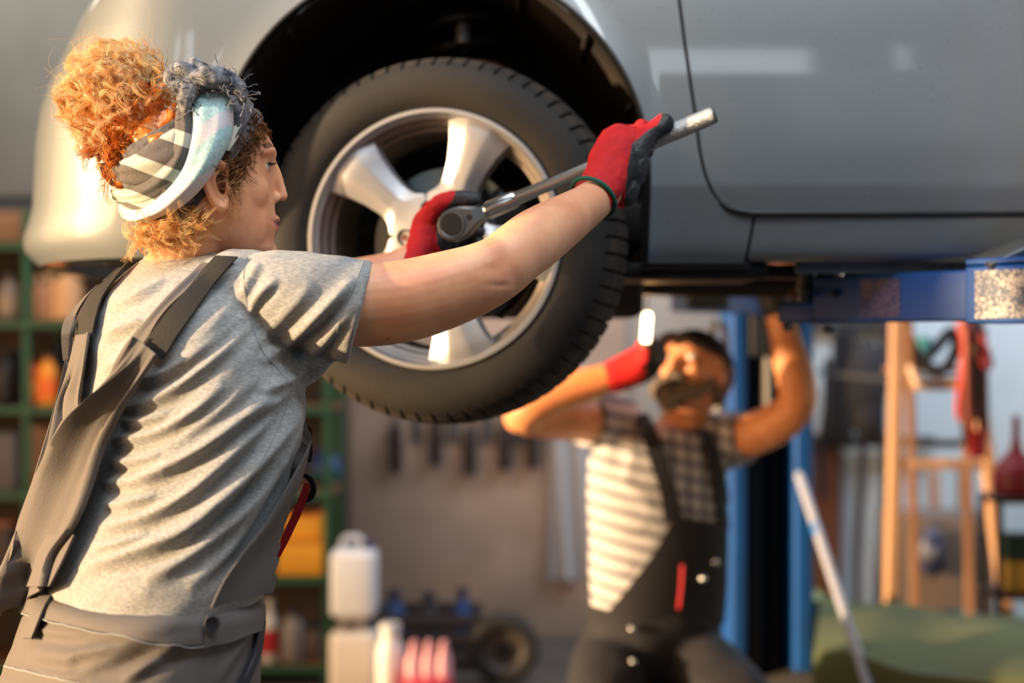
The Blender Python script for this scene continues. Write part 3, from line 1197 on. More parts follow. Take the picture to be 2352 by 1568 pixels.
def heather(name, c1, c2):
    m = mat(name, c1, 0.85, sheen=.25, bump=.3, bump_scale=900)
    nt = m.node_tree
    b = nt.nodes['Principled BSDF']
    tc = nt.nodes.new('ShaderNodeTexCoord')
    mp = nt.nodes.new('ShaderNodeMapping')
    mp.inputs['Rotation'].default_value = (0, .5, 0)
    mp.inputs['Scale'].default_value = (1, 1, 4)
    n = nt.nodes.new('ShaderNodeTexNoise'); n.inputs['Scale'].default_value = 170; n.inputs['Detail'].default_value = 5; n.inputs['Roughness'].default_value = .7
    nt.links.new(tc.outputs['Object'], mp.inputs[0]); nt.links.new(mp.outputs[0], n.inputs['Vector'])
    r = nt.nodes.new('ShaderNodeValToRGB')
    r.color_ramp.elements[0].position = .40; r.color_ramp.elements[1].position = .62
    r.color_ramp.elements[0].color = c2; r.color_ramp.elements[1].color = c1
    nt.links.new(n.outputs[0], r.inputs[0]); nt.links.new(r.outputs[0], b.inputs['Base Color'])
    return m


m_shirt = heather('grey_heather_jersey', lin(164, 164, 164), lin(122, 124, 126))
shirt_me.materials.append(m_shirt)
shirt = link('t_shirt', shirt_me, woman)
shirt_bvh = bvh_of(shirt_me)
# seams: shoulder, armhole, side, hem stitching, collar
def seam(name, pts, bvh, r, m, parent, off=.0, k=40):
    c = curve(pts, k)
    out = []
    for q in c:
        l, n_ = cast(bvh, q[0], q[1])
        if l is not None:
            out.append(l + n_ * off if n_.dot(l - EYE) < 0 else l - n_ * off)
    if len(out) > 3:
        return MB().tube(out, r, 6).obj(name, m, parent)


m_seam = mat('seam_thread', lin(132, 134, 138), .8)
seam('armhole_seam', [(567, 592), (560, 640), (572, 720), (600, 800), (640, 850), (672, 886)], shirt_bvh, .0009, m_seam, shirt)
seam('side_seam', [(672, 886), (640, 980), (590, 1080), (530, 1200), (480, 1330)], shirt_bvh, .0009, m_seam, shirt)
seam('hem_stitching', [(836, 600), (812, 660), (780, 740), (752, 832)], shirt_bvh, .0009, m_seam, shirt)
# ribbed collar
cr = []
for i, (py_, xl, xr) in enumerate(((604, 312, 560), (598, 318, 552), (588, 322, 546), (586, 330, 540), (596, 334, 536))):
    cr.append([p + Vector((0, 0, 0)) for p in torso_ring(py_, xl, xr, 1.885, p=2.0, n=64)])
cm = MB().grid(cr, closed=True)
collar = cm.obj('collar', m_shirt, shirt, 60)
seam('collar_stitching', [(322, 612), (380, 622), (450, 622), (520, 606)], shirt_bvh, .0008, m_seam, shirt)

# ---------------------------------------------------------------- dungarees
def twill(name, c):
    m = mat(name, c, 0.75, noise_scale=5, noise_amt=0.08, bump=.35, bump_scale=700)
    return m


m_twill = twill('grey_twill', lin(92, 87, 86))
m_elastic = mat('black_elastic', lin(24, 23, 24), .85, bump=.6, bump_scale=500)
m_navy = mat('navy_trim', lin(24, 28, 40), .7)
m_redt = mat('red_trim', lin(178, 22, 30), .6)
tr = MB()
tr.loft([torso_ring(py_, xl, xr, d, n=48, p=2.25) for py_, xl, xr, d in
         ((1362, 58, 618, 1.80), (1380, 50, 614, 1.797), (1420, 40, 610, 1.795), (1480, 18, 606, 1.79), (1568, -15, 602, 1.785), (1680, -40, 604, 1.78), (1760, -30, 598, 1.78))])
hipc = P(285, 1700, 1.78)
for sgn, fx, kx in ((1, -.05, .02), (-1, .10, .14)):
    hp = hipc + TW * .10 * sgn
    knee = Vector((hp.x + kx - .02, hp.y + .02 + kx * .5, .50))
    ank = Vector((hp.x + fx - .02, hp.y + fx * .6, .10))
    tr.tube([hp + Vector((0, 0, .03)), (hp + knee) / 2, knee, (knee + ank) / 2, ank], [.125, .105, .082, .078, .072], 24, smooth=4)
trm = fuse(tr, 0.0055, 8, .5)
V = verts_of(trm); N = normals_of(trm)
px, py = project(V)
TR_FOLDS = [([(60, 1500), (180, 1510), (300, 1470), (430, 1420)], .006, 16), ([(130, 1568), (240, 1520), (340, 1480), (470, 1470)], .006, 14),
            ([(280, 1568), (350, 1520), (420, 1480)], .006, 12), ([(2, 1530), (80, 1545), (180, 1562), (260, 1590)], .004, 7), ([(150, 1530), (190, 1500), (260, 1490)], .004, 9),
            ([(500, 1568), (540, 1500), (580, 1450)], .004, 10), ([(60, 1420), (110, 1450), (200, 1460)], .004, 10)]
h = fold_field(px, py, TR_FOLDS) * np.clip(-N[:, 1] * 1.6 + .3, 0, 1)
nz = np.array([noise.noise(Vector((v[0] * 7, v[1] * 7, v[2] * 12))) for v in V])
V = V + N * (h + nz * .004)[:, None]
set_verts(trm, V); smooth_shade(trm)
trm.materials.append(m_twill)
dung = link('dungarees', trm, woman)
tr_bvh = bvh_of(trm)


def cpatch(name, bvh, left, right, off, thick, m, parent, wave=None, nu=26, nv=10, **kw):
    me = cloth_patch(bvh, left, right, off, thick, nu, nv, wave, **kw)
    me.materials.append(m)
    return link(name, me, parent)


wb = cpatch('waistband', tr_bvh, [(70, 1322), (130, 1340), (220, 1360), (330, 1380), (430, 1390), (490, 1388)], [(55, 1408), (130, 1428), (220, 1448), (330, 1468), (430, 1478), (490, 1476)], .003, .003, m_twill, dung, nu=34)
cpatch('waistband_side', tr_bvh, [(476, 1384), (520, 1372), (570, 1354), (616, 1334)], [(462, 1484), (520, 1474), (570, 1456), (612, 1432)], .006, .003, m_twill, dung, nu=20)
seam('waistband_stitching', [(60, 1412), (130, 1432), (220, 1452), (330, 1472), (430, 1482), (475, 1480)], tr_bvh, .0010, m_seam, dung, .006)
cpatch('belt_loop', tr_bvh, [(110, 1344), (94, 1400), (62, 1468)], [(134, 1348), (116, 1404), (88, 1476)], .008, .003, m_twill, dung, nu=14, nv=5)
# button on the side closure
bl, bn_ = cast(tr_bvh, 487, 1426)
bq = Vector((0.25, -1, 0)).normalized().to_track_quat('Z', 'Y').to_matrix()
MB().lathe([(0, .0), (.0085, .0), (.0095, .002), (.0085, .004), (.006, .0032), (0, .003)], 24, c=bl + Vector((.003, -.014, 0)), M=bq).obj('button', m_navy, dung)
# hip pocket edge and dark zip panel at the right
cpatch('pocket_trim', tr_bvh, [(585, 1445), (572, 1500), (535, 1575)], [(600, 1425), (590, 1500), (560, 1575)], .004, .002, m_navy, dung, nu=14, nv=5)
seam('pocket_stitching', [(590, 1432), (578, 1500), (545, 1575)], tr_bvh, .0009, m_seam, dung, .005)
seam('pocket_edge', [(5, 1528), (90, 1548), (180, 1568), (260, 1590)], tr_bvh, .0014, m_seam, dung, .001)

rid = lambda f, a, ph=0: (lambda u, v: a * (.5 + .5 * math.sin(v * f * 2 * PI + ph + u * 1.2)))
# back panel: twisted straps that run together and hang down to the waistband
strapR = cpatch('elastic_strap', shirt_bvh0, [(502, 600), (452, 655), (395, 722), (362, 765), (338, 796)], [(548, 602), (500, 655), (452, 722), (415, 775), (383, 828)], .007, .0025, m_elastic, dung, nv=6)
strapL = cpatch('elastic_strap', shirt_bvh0, [(285, 614), (240, 655), (205, 705), (192, 745), (184, 782)], [(306, 612), (275, 650), (248, 690), (234, 735), (226, 778)], .007, .0025, m_elastic, dung, nv=6)
cpatch('strap_underside', shirt_bvh0, [(472, 612), (400, 680), (330, 760), (290, 810), (264, 868)], [(500, 612), (450, 662), (380, 730), (345, 790), (292, 872)], .004, .0025, m_twill, dung, rid(1.2, .003), nv=7)
cpatch('strap_edge_left', shirt_bvh0, [(205, 690), (170, 722), (154, 762), (158, 828)], [(228, 668), (195, 712), (178, 762), (172, 826)], .006, .003, m_twill, dung, nv=5, fallback=.4)


def ridges(spec, edge=.006):
    """long soft folds running down a panel: (position at top, at bottom, width, height)"""
    def f(u, v):
        env = min(1, u * 5) * (.75 + .25 * math.sin(PI * u))
        h = 0
        for v0, v1, w_, a in spec:
            c = v0 + (v1 - v0) * u
            h += a * math.exp(-((v - c) / w_) ** 2)
        return h * env + edge * (math.exp(-((v - .03) / .05) ** 2) + math.exp(-((v - .97) / .05) ** 2))
    return f


cpatch('left_panel', shirt_bvh0, [(182, 775), (167, 860), (142, 960), (112, 1060), (84, 1150), (52, 1240), (8, 1330), (-60, 1480)],
       [(228, 770), (217, 850), (205, 930), (214, 985), (196, 1050), (156, 1130), (114, 1220), (80, 1310), (30, 1400)], .008, .003, m_twill, dung, ridges([(.3, .35, .12, .014), (.75, .8, .10, .016)]), nu=44, nv=22)
cpatch('right_panel', shirt_bvh0, [(336, 788), (292, 862), (240, 925), (196, 958), (158, 1040), (112, 1140), (76, 1230), (44, 1310), (-6, 1430)],
       [(384, 822), (345, 890), (308, 960), (277, 1030), (254, 1110), (232, 1175), (205, 1230), (165, 1285), (146, 1350)], .016, .003, m_twill, dung, ridges([(.15, .10, .08, .016), (.42, .40, .09, .034), (.70, .62, .05, -.006), (.92, .95, .05, .008)]), nu=48, nv=34)
# inner light pocket patch where the panel meets the waistband
cpatch('panel_patch', shirt_bvh0, [(130, 1238), (118, 1300), (100, 1352)], [(204, 1236), (180, 1290), (150, 1350)], .018, .003, m_twill, dung, nu=12, nv=8)
# side of the bib
cpatch('bib_side', shirt_bvh0, [(716, 948), (690, 1020), (650, 1100), (600, 1190), (545, 1270), (508, 1330), (480, 1392)],
       [(722, 1010), (712, 1060), (696, 1120), (672, 1190), (645, 1260), (622, 1310), (612, 1350)], .008, .003, m_twill, dung, lambda u, v: .004 * math.sin(v * 5 + u * 3), nu=34, nv=14, fallback=.25)
seam('bib_edge', [(712, 950), (686, 1025), (646, 1105), (596, 1195), (541, 1275), (504, 1335), (478, 1390)], shirt_bvh0, .0018, m_twill, dung, .012)
# red lining and the loop at the front edge of the bib
def slab(name, pts, d, th_, m, parent):
    mb = MB()
    a = [P(x, y, d) for x, y in pts]
    b = [P(x, y, d + th_) for x, y in pts]
    mb.loft([a, b])
    return mb.obj(name, m, parent)


slab('red_lining', [(700, 1108), (713, 1112), (708, 1140), (690, 1185), (664, 1240), (640, 1285), (618, 1322), (626, 1290), (650, 1225), (676, 1170)], 1.842, .012, m_redt, dung)
MB().tube([P(700, 1148, 1.86), P(714, 1140, 1.86), P(720, 1122, 1.86), P(714, 1102, 1.86), P(704, 1094, 1.86)], [.005, .006, .006, .006, .005], 10, smooth=5, flat=.5).obj('bib_loop', m_navy, dung)
slab('bib_front', [(706, 975), (716, 985), (718, 1040), (714, 1062), (706, 1060)], 1.86, .03, m_navy, dung)
# work boots below the frame
m_boot = mat('boot_leather', lin(52, 42, 36), .6)
for sgn, fx in ((1, -.05), (-1, .10)):
    hp = hipc + TW * .10 * sgn
    a0 = Vector((hp.x + fx - .02, hp.y + fx * .6, 0))
    bm_ = MB()
    bm_.tube([a0 + Vector((0, 0, .055)), a0 + Vector((0, 0, .16))], [.05, .048], 20)
    bm_.tube([a0 + Vector((-.03, -.02, .048)), a0 + Vector((.06, .05, .046)), a0 + Vector((.15, .12, .042))], [.046, .046, .040], 20, smooth=4)
    bme = fuse(bm_, .006, 4)
    Vb = verts_of(bme); Vb[:, 2] = np.maximum(Vb[:, 2], .002); set_verts(bme, Vb)
    smooth_shade(bme); bme.materials.append(m_boot)
    link('boot', bme, woman)

# ---------------------------------------------------------------- gloves
m_gred = mat('red_glove_knit', lin(188, 8, 20), .8, bump=.6, bump_scale=600, noise_scale=40, noise_amt=.15)
m_gblk = mat('black_rubber_coating', lin(28, 30, 36), .55, noise_scale=45, noise_amt=.5, bump=.7, bump_scale=220)
m_cuff = mat('green_cuff', lin(16, 84, 72), .8)


def glove(name, shapes, test, parent, vox=.0018):
    g = MB()
    shapes(g)
    me = fuse(g, vox, 3, .5)
    V = verts_of(me); N = normals_of(me)
    nz = np.array([noise.noise(Vector(tuple(v * 55))) + .5 * noise.noise(Vector(tuple(v * 120))) for v in V])
    set_verts(me, V + N * (nz * .0016)[:, None])
    smooth_shade(me)
    me.materials.append(m_gred); me.materials.append(m_gblk)
    c = np.empty(len(me.polygons) * 3); me.polygons.foreach_get('center', c); c = c.reshape(-1, 3)
    me.polygons.foreach_set('material_index', test(c).astype(int))
    return link(name, me, parent)


def right_shapes(g):
    g.tube([P(1360, 456, 2.035), P(1378, 430, 2.05), P(1398, 398, 2.07), P(1412, 368, 2.085), P(1424, 335, 2.10)], [.0325, .0330, .036, .039, .036], 24, smooth=4, up=(1, 0, .35), flat=.8)
    # heel of the hand and ball of the thumb
    g.ball(P(1458, 395, 2.085), (.019, .022, .036), Matrix.Rotation(.35, 3, 'Y'))
    g.ball(P(1440, 440, 2.08), (.018, .02, .026), Matrix.Rotation(.35, 3, 'Y'))
    g.tube([P(1450, 385, 2.085), P(1466, 345, 2.085), P(1492, 308, 2.095), P(1526, 283, 2.10)], [.021, .0185, .0150, .0150], 16, smooth=4)
    # knuckles and fingers closing over the far side of the bar and back under it
    for k in range(4):
        bx_, by_ = 1392 + 27 * k, 338 - 13 * k
        g.tube([P(bx_ + 6, by_ + 22, 2.095), P(bx_, by_, 2.118), P(bx_ + 4, by_ - 8, 2.150), P(bx_ + 12, by_ + 22, 2.172), P(bx_ + 16, by_ + 46, 2.165), P(bx_ + 14, by_ + 52, 2.140)],
               [.014, .0125, .0115, .0105, .0095, .0088], 14, smooth=4)


def right_test(c):
    px_, py_ = project(c)
    line = np.interp(py_, [255, 285, 300, 330, 370, 420, 470, 500], [1522, 1512, 1488, 1452, 1444, 1438, 1434, 1430])
    blk = (px_ > line)
    tips = (c[:, 1] > 2.145) | ((py_ < 345) & (c[:, 1] > 2.13) & (px_ < 1400))
    return blk | tips


gr = glove('work_glove', right_shapes, right_test, woman)
gr['label'] = 'red knitted glove with black coated palm around the bar'
cuff = []
cd = (P(1398, 398, 2.07) - P(1350, 470, 2.02)).normalized()
cc = P(1362, 454, 2.035)
u_ = Vector((.7, .1, -.55)); u_ = (u_ - cd * u_.dot(cd)).normalized(); w_ = cd.cross(u_)
cuff = [cc + u_ * math.cos(a) * .0345 + w_ * math.sin(a) * .0325 for a in ang(36)]
MB().tube(cuff + [cuff[0]], .0034, 8, dome=False).obj('glove_cuff', m_cuff, gr)


def left_shapes(g):
    g.tube([P(950, 606, 2.235), P(966, 575, 2.245), P(976, 545, 2.255), P(984, 515, 2.262), P(1000, 490, 2.27)], [.028, .029, .030, .030, .024], 20, smooth=4, up=(.4, 1, 0), flat=.8)
    g.tube([P(978, 512, 2.25), P(994, 484, 2.24), P(1020, 464, 2.235), P(1052, 455, 2.23), P(1088, 458, 2.225)], [.018, .0165, .0150, .0135, .0125], 14, smooth=4)
    for k in range(4):
        y0 = 505 + 24 * k
        g.tube([P(985, y0, 2.262), P(1018, y0 - 6 + 4 * k, 2.285), P(1060, y0 - 8, 2.292), P(1094, y0 - 2, 2.278), P(1102, y0 + 4, 2.255)], [.0135, .0118, .0108, .010, .0092], 12, smooth=4)
    g.ball(P(1010, 560, 2.255), (.022, .02, .026))


def left_test(c):
    px_, py_ = project(c)
    line = np.interp(py_, [440, 455, 470, 490, 520, 560, 590], [1045, 1042, 1030, 1012, 1001, 1004, 1020])
    return (px_ > line)


gl = glove('work_glove', left_shapes, left_test, woman)
gl['label'] = 'red knitted glove with black palm behind the ratchet head'

# ---------------------------------------------------------------- torque wrench
m_chrome = mat('chrome', lin(222, 226, 228), .20, metal=1.0)
m_knurl = mat('knurled_steel', lin(186, 188, 190), .38, metal=.95, bump=1.0, bump_scale=520, noise_scale=400, noise_amt=.25)
m_satin = mat('satin_steel', lin(120, 124, 128), .38, metal=.9)
wr = thing('torque_wrench', 'long chrome torque wrench with round ratchet head held by two red-gloved hands', 'wrench', tuple(P(1060, 510, 2.21)))
A_, B_ = P(1062, 508, 2.205), P(1642, 263, 2.095)
ax = (B_ - A_).normalized()


def along(t):
    return A_ + (B_ - A_) * t


def rod(name, prof_, m, parent, n=32):
    """prof_: (radius, fraction along the bar)"""
    q = ax.to_track_quat('Z', 'Y').to_matrix()
    L = (B_ - A_).length
    return MB().lathe([(0, prof_[0][1] * L)] + [(r, t * L) for r, t in prof_] + [(0, prof_[-1][1] * L)], n, c=A_, M=q).obj(name, m, parent)


rod('collar', [(.0085, .085), (.0125, .10), (.0130, .11), (.0130, .215), (.0120, .222)], m_chrome, wr)
rod('shaft', [(.0098, .19), (.0100, .60), (.0100, .62)], m_chrome, wr)
rod('grip', [(.0105, .58), (.0132, .60), (.0132, .985), (.0122, .995)], m_knurl, wr)
rod('end_cap', [(.0118, .99), (.0118, 1.0), (.009, 1.003)], m_satin, wr)
hd = MB()
up_ = Vector((0, 0, 1)); up_ = (up_ - ax * up_.dot(ax)).normalized(); nf = ax.cross(up_)
if nf.y > 0:
    nf = -nf
# teardrop plate: outline in (along, across)
outl = [(-.026, 0), (-.0245, .010), (-.018, .019), (-.008, .0245), (.004, .0255), (.018, .0225), (.032, .0150), (.044, .0105), (.052, .0095)]
outl = outl + [(a, -b) for a, b in outl[:0:-1]]
hc = P(1046, 517, 2.205)
for th0, th1, sc in ((-.009, -.011, .94), (-.009, .009, 1.0), (.009, .011, .94)):
    pass
rings = [[hc + ax * a * s + up_ * b * s + nf * h_ for a, b in outl] for s, h_ in ((.93, -.0110), (1, -.0095), (1, .0095), (.93, .0110))]
hd.loft(rings)
head = hd.obj('ratchet_head', m_satin, wr)
q = nf.to_track_quat('Z', 'Y').to_matrix()
MB().lathe([(0, .0115), (.0165, .0115), (.0185, .0135), (.0205, .0135), (.0215, .0110), (.0215, .0), (0, 0)], 40, c=hc - ax * .002, M=q).obj('ratchet_ring', m_satin, head)
MB().lathe([(0, .0125), (.0150, .0130), (.0172, .0128), (.0172, .008), (0, .008)], 40, c=hc - ax * .002, M=q).obj('ratchet_cover', m_plastic, head)
MB().lathe([(0, .0122), (.0042, .0122), (.0050, .0112), (.005, .008), (0, .008)], 20, c=hc + ax * .0285 + up_ * .001, M=q).obj('lever_hole', m_plastic, head)
bolt = W((.0545 * math.cos(math.radians(31)), .0, .0545 * math.sin(math.radians(31))))
MB().tube([hc - nf * .010, bolt + Vector((0, .0, 0))], .0095, 16, dome=False).obj('extension_bar', m_satin, wr)
# ------------------------------------------------------------------ headscarf and hair
def stripes(name, dark, light_, scale, rot, width=.36, soft=.03, dist=1.2):
    m = mat(name, dark, .9, bump=.5, bump_scale=900)
    nt = m.node_tree
    b = nt.nodes['Principled BSDF']
    tc = nt.nodes.new('ShaderNodeTexCoord')
    mp = nt.nodes.new('ShaderNodeMapping'); mp.inputs['Rotation'].default_value = rot
    wv = nt.nodes.new('ShaderNodeTexWave'); wv.bands_direction = 'Z'
    wv.inputs['Scale'].default_value = scale; wv.inputs['Distortion'].default_value = dist; wv.inputs['Detail Scale'].default_value = 1.0
    nt.links.new(tc.outputs['Object'], mp.inputs[0]); nt.links.new(mp.outputs[0], wv.inputs['Vector'])
    r = nt.nodes.new('ShaderNodeValToRGB')
    r.color_ramp.elements[0].position = 1 - width - soft; r.color_ramp.elements[1].position = 1 - width + soft
    n = nt.nodes.new('ShaderNodeTexNoise'); n.inputs['Scale'].default_value = 300
    mx = nt.nodes.new('ShaderNodeMix'); mx.data_type = 'RGBA'; mx.inputs[0].default_value = .5
    r2 = nt.nodes.new('ShaderNodeValToRGB')
    r2.color_ramp.elements[0].color = tuple(c * .6 for c in dark[:3]) + (1,); r2.color_ramp.elements[1].color = tuple(min(1, c * 1.8) for c in dark[:3]) + (1,)
    nt.links.new(tc.outputs['Object'], n.inputs['Vector']); nt.links.new(n.outputs[0], r2.inputs[0])
    nt.links.new(wv.outputs[0], r.inputs[0])
    nt.links.new(r.outputs[0], mx.inputs[0]); nt.links.new(r2.outputs[0], mx.inputs[6]); mx.inputs[7].default_value = light_
    r.color_ramp.elements[0].color = (0, 0, 0, 1); r.color_ramp.elements[1].color = (1, 1, 1, 1)
    nt.links.new(mx.outputs[2], b.inputs['Base Color'])
    return m


m_sc_dark = stripes('scarf_dark_striped', lin(84, 80, 80), lin(178, 182, 174), 7.0, (0, -.30, 0), .30)
m_sc_teal = stripes('scarf_pale_teal', lin(158, 190, 196), lin(206, 204, 212), 5.5, (0, .6, 0), .30, .08, 3)
m_sc_char = mat('scarf_charcoal', lin(86, 84, 88), .9, noise_scale=160, noise_amt=.4, bump=.5, bump_scale=700)
m_sc_pale = mat('scarf_cream', lin(212, 208, 198), .9, bump=.4, bump_scale=900)
m_fray = mat('scarf_frayed_thread', lin(150, 153, 160), .9, noise_scale=90, noise_amt=.8, col2=lin(34, 36, 48))

sb = MB()
sb.loft([head_ring(z + (.004 if z > .1 else 0), f, b_, w_, off=.009 if z < .115 else .004) for z, f, b_, w_ in [(.137, .008, -.014, .01)] + SL[1:13]])
sme = fuse(sb, .003, 6)
sbvh = bvh_of(sme)
bm = bmesh.new(); bm.from_mesh(sme)
# keep the part the scarf covers: behind the hairline and above the nape
n1 = RH @ Vector((.86, 0, -.50)).normalized()
p1 = Hd(.045, 0, .095)
p1s = Hd(-.018, -.07, .012)
nf_ = (RH @ Vector((.80, 0, -.60))).normalized()
geom = list(bm.verts) + list(bm.edges) + list(bm.faces)
bmesh.ops.bisect_plane(bm, geom=geom, plane_co=Hd(.060, 0, .100), plane_no=nf_, clear_outer=True)
geom = list(bm.verts) + list(bm.edges) + list(bm.faces)
bmesh.ops.bisect_plane(bm, geom=geom, plane_co=Hd(-.078, 0, -.036), plane_no=(RH @ Vector((.35, 0, -1))).normalized(), clear_outer=True)
pA, pB = P(412, 272, 1.80), P(240, 376, 1.86)
n3 = (pB - pA).cross(RH @ Vector((0, 1, 0))).normalized()
if n3.z < 0:
    n3 = -n3
geom = list(bm.verts) + list(bm.edges) + list(bm.faces)
bmesh.ops.bisect_plane(bm, geom=geom, plane_co=pA, plane_no=n3, clear_outer=True)
edges = [e for e in bm.edges if e.is_boundary]
bmesh.ops.holes_fill(bm, edges=edges)
bm.to_mesh(sme); bm.free()
smooth_shade(sme); sme.set_sharp_from_angle(angle=math.radians(60))
sme.materials.append(m_sc_char)
scarf = link('headscarf', sme, woman)
scarf['label'] = 'grey and pale teal striped cotton headscarf'


def puff(a, f=2.0, b=.0015):
    return lambda u, v: a * math.sin(PI * v) ** .6 * (1 if .02 < u < .98 else .5) + b * math.sin(v * f * 2 * PI + u * 4) * math.sin(PI * v)


cpatch('scarf_fold', sbvh, [(420, 205), (404, 262), (402, 318), (384, 366), (352, 404), (306, 428), (262, 436)], [(470, 190), (452, 262), (450, 330), (440, 384), (404, 430), (350, 462), (290, 466)], .001, .002, m_sc_dark, scarf, puff(.010), nu=36, nv=14)
cpatch('scarf_fold', sbvh, [(408, 292), (352, 326), (300, 362), (250, 372), (236, 376)], [(412, 400), (384, 412), (340, 424), (290, 420), (246, 404)], .001, .002, m_sc_dark, scarf, puff(.006), nu=30, nv=14)
cpatch('scarf_fold', sbvh, [(232, 374), (240, 402), (262, 424), (300, 436), (345, 432)], [(250, 378), (262, 410), (286, 438), (318, 452), (360, 448)], .004, .002, m_sc_pale, scarf, puff(.004), nu=26, nv=8)
cpatch('scarf_fold', sbvh, [(262, 436), (290, 452), (330, 452), (380, 432), (410, 404)], [(278, 466), (306, 486), (350, 486), (400, 462), (428, 430)], .003, .002, m_sc_dark, scarf, puff(.007), nu=28, nv=10)
cpatch('scarf_fold', sbvh, [(272, 455), (300, 476), (344, 486), (396, 470), (440, 436)], [(312, 496), (332, 510), (362, 512), (404, 494), (448, 458)], .002, .002, m_sc_char, scarf, puff(.006), nu=28, nv=9)
cpatch('scarf_fold', sbvh, [(494, 192), (520, 226), (532, 270), (530, 330)], [(520, 186), (556, 208), (584, 248), (548, 312)], .001, .002, m_sc_char, scarf, puff(.004), nu=22, nv=9)
cpatch('scarf_fold', sbvh, [(530, 296), (522, 318), (512, 344)], [(560, 284), (545, 316), (524, 348)], .003, .002, m_sc_pale, scarf, puff(.002), nu=12, nv=6)
cpatch('scarf_fold', sbvh, [(450, 192), (441, 250), (440, 312), (424, 379), (391, 430), (338, 466), (284, 466)], [(482, 190), (524, 236), (530, 306), (502, 372), (464, 430), (414, 474), (330, 500)], .006, .0025, m_sc_teal, scarf, puff(.016, 1.5, .002), nu=44, nv=20)
# knot with frayed ends
kn = MB()
rnd = random.Random(5)
def KP(px, py, d=1.79):
    return P(px, py, d)
kn.tube([KP(440, 205), KP(462, 182, 1.775), KP(500, 178, 1.775), KP(530, 195, 1.785), KP(556, 214)], [.010, .014, .015, .012, .008], 14, smooth=5)
kn.tube([KP(456, 196), KP(432, 166, 1.785), KP(405, 160), KP(390, 178), KP(404, 196), KP(438, 196, 1.78)], [.010, .011, .010, .008, .009, .010], 12, smooth=5)
kn.tube([KP(448, 190), KP(432, 215, 1.77), KP(424, 240, 1.77), KP(428, 258, 1.775)], [.012, .012, .010, .007], 12, smooth=5)
kn.tube([KP(470, 168), KP(445, 150), KP(425, 152)], [.010, .010, .006], 12, smooth=5)
kn.tube([KP(500, 172), KP(526, 180), KP(548, 200, 1.78), KP(556, 232, 1.79)], [.010, .010, .009, .006], 12, smooth=5)
kme = fuse(kn, .002, 2)
V = verts_of(kme); N = normals_of(kme)
nz = np.array([noise.noise(Vector(tuple(v * 90))) for v in V])
set_verts(kme, V + N * (nz * .0026)[:, None]); smooth_shade(kme); kme.materials.append(m_fray)
knot = link('scarf_knot', kme, scarf)
fr = MB()
for k in range(150):
    cx_, cy_ = rnd.choice([(420, 170), (400, 178), (428, 230), (430, 245), (470, 180), (500, 180), (530, 190), (545, 205), (552, 225), (440, 200)])
    p = P(cx_ + rnd.gauss(0, 14), cy_ + rnd.gauss(0, 12), 1.775 + rnd.uniform(-.012, .01))
    d = Vector((rnd.gauss(0, 1), rnd.gauss(0, .5), rnd.gauss(-.2, 1))).normalized()
    pts = [p]
    for i in range(6):
        d = (d + Vector((rnd.gauss(0, .6), rnd.gauss(0, .4), rnd.gauss(0, .6)))).normalized()
        p = p + d * .004
        pts.append(p)
    fr.tube(pts, rnd.uniform(.0003, .0008), 5, smooth=2, dome=False)
fr.obj('scarf_fringe', m_fray, knot)


# ------------------------------------------------------------------ curls
def strands(n, seedfn, rad, seed=1, pts=22, sides=3, wild=1.0, kids=1, spread=.003, follow=None, foff=.002):
    """curly locks: seedfn(rng) gives (start, direction, curl radius, step length)"""
    rg = random.Random(seed)
    mb = MB()
    V, Fc = [], []
    for s in range(n):
        p, d, cr_, st_, r0 = seedfn(rg)
        axis = Vector((rg.gauss(0, 1), rg.gauss(0, 1), rg.gauss(0, 1))).normalized()
        axis = (axis - d * axis.dot(d) * .8).normalized()
        sgn = rg.choice((-1, 1))
        P_ = [p]
        for i in range(pts):
            turn = st_ / cr_ * sgn
            d = (Matrix.Rotation(turn, 3, axis) @ d + Vector((rg.gauss(0, .05), rg.gauss(0, .05), rg.gauss(0, .05))) * wild).normalized()
            if rg.random() < .06:
                axis = (axis + Vector((rg.gauss(0, .5), rg.gauss(0, .5), rg.gauss(0, .5)))).normalized()
            p = p + d * st_ + axis * st_ * .25
            if follow is not None:
                l_, n_, _, _ = follow.find_nearest(p)
                if l_ is not None:
                    hgt = (p - l_).dot(n_)
                    p = p + n_ * (min(max(hgt, foff * .4), foff * 2.2) - hgt)
            P_.append(p)
        _lock(V, Fc, P_, r0, rg, sides, kids, spread)
    mb.add(V, Fc)
    return mb


def _lock(V, Fc, P0, r0, rg, sides, kids, spread):
    m_ = len(P0)
    for kid in range(kids):
        if kids == 1:
            P_ = P0
        else:
            a1, a2 = rg.uniform(0, 2 * PI), rg.uniform(1.5, 5)
            e = Vector((rg.gauss(0, 1), rg.gauss(0, 1), rg.gauss(0, 1))) * spread * .6
            g = Vector((rg.gauss(0, 1), rg.gauss(0, 1), rg.gauss(0, 1))) * spread * .35
            P_ = [q + e * (.5 + .5 * math.sin(PI * i / m_)) + g * math.sin(a1 + a2 * i / m_ * 2) for i, q in enumerate(P0)]
        base = len(V)
        u = None
        for i, q in enumerate(P_):
            t = (P_[min(i + 1, m_ - 1)] - P_[max(i - 1, 0)]).normalized()
            u = t.orthogonal().normalized() if u is None else (u - t * t.dot(u)).normalized()
            w_ = t.cross(u)
            r = r0 * (1 - .7 * i / m_)
            for k in range(sides):
                a = 2 * PI * k / sides
                V.append(tuple(q + (u * math.cos(a) + w_ * math.sin(a)) * r))
        for i in range(m_ - 1):
            for k in range(sides):
                k2 = (k + 1) % sides
                Fc.append((base + i * sides + k, base + i * sides + k2, base + (i + 1) * sides + k2, base + (i + 1) * sides + k))


BC = P(275, 225, 1.875)
BR = Vector((.066, .062, .066))


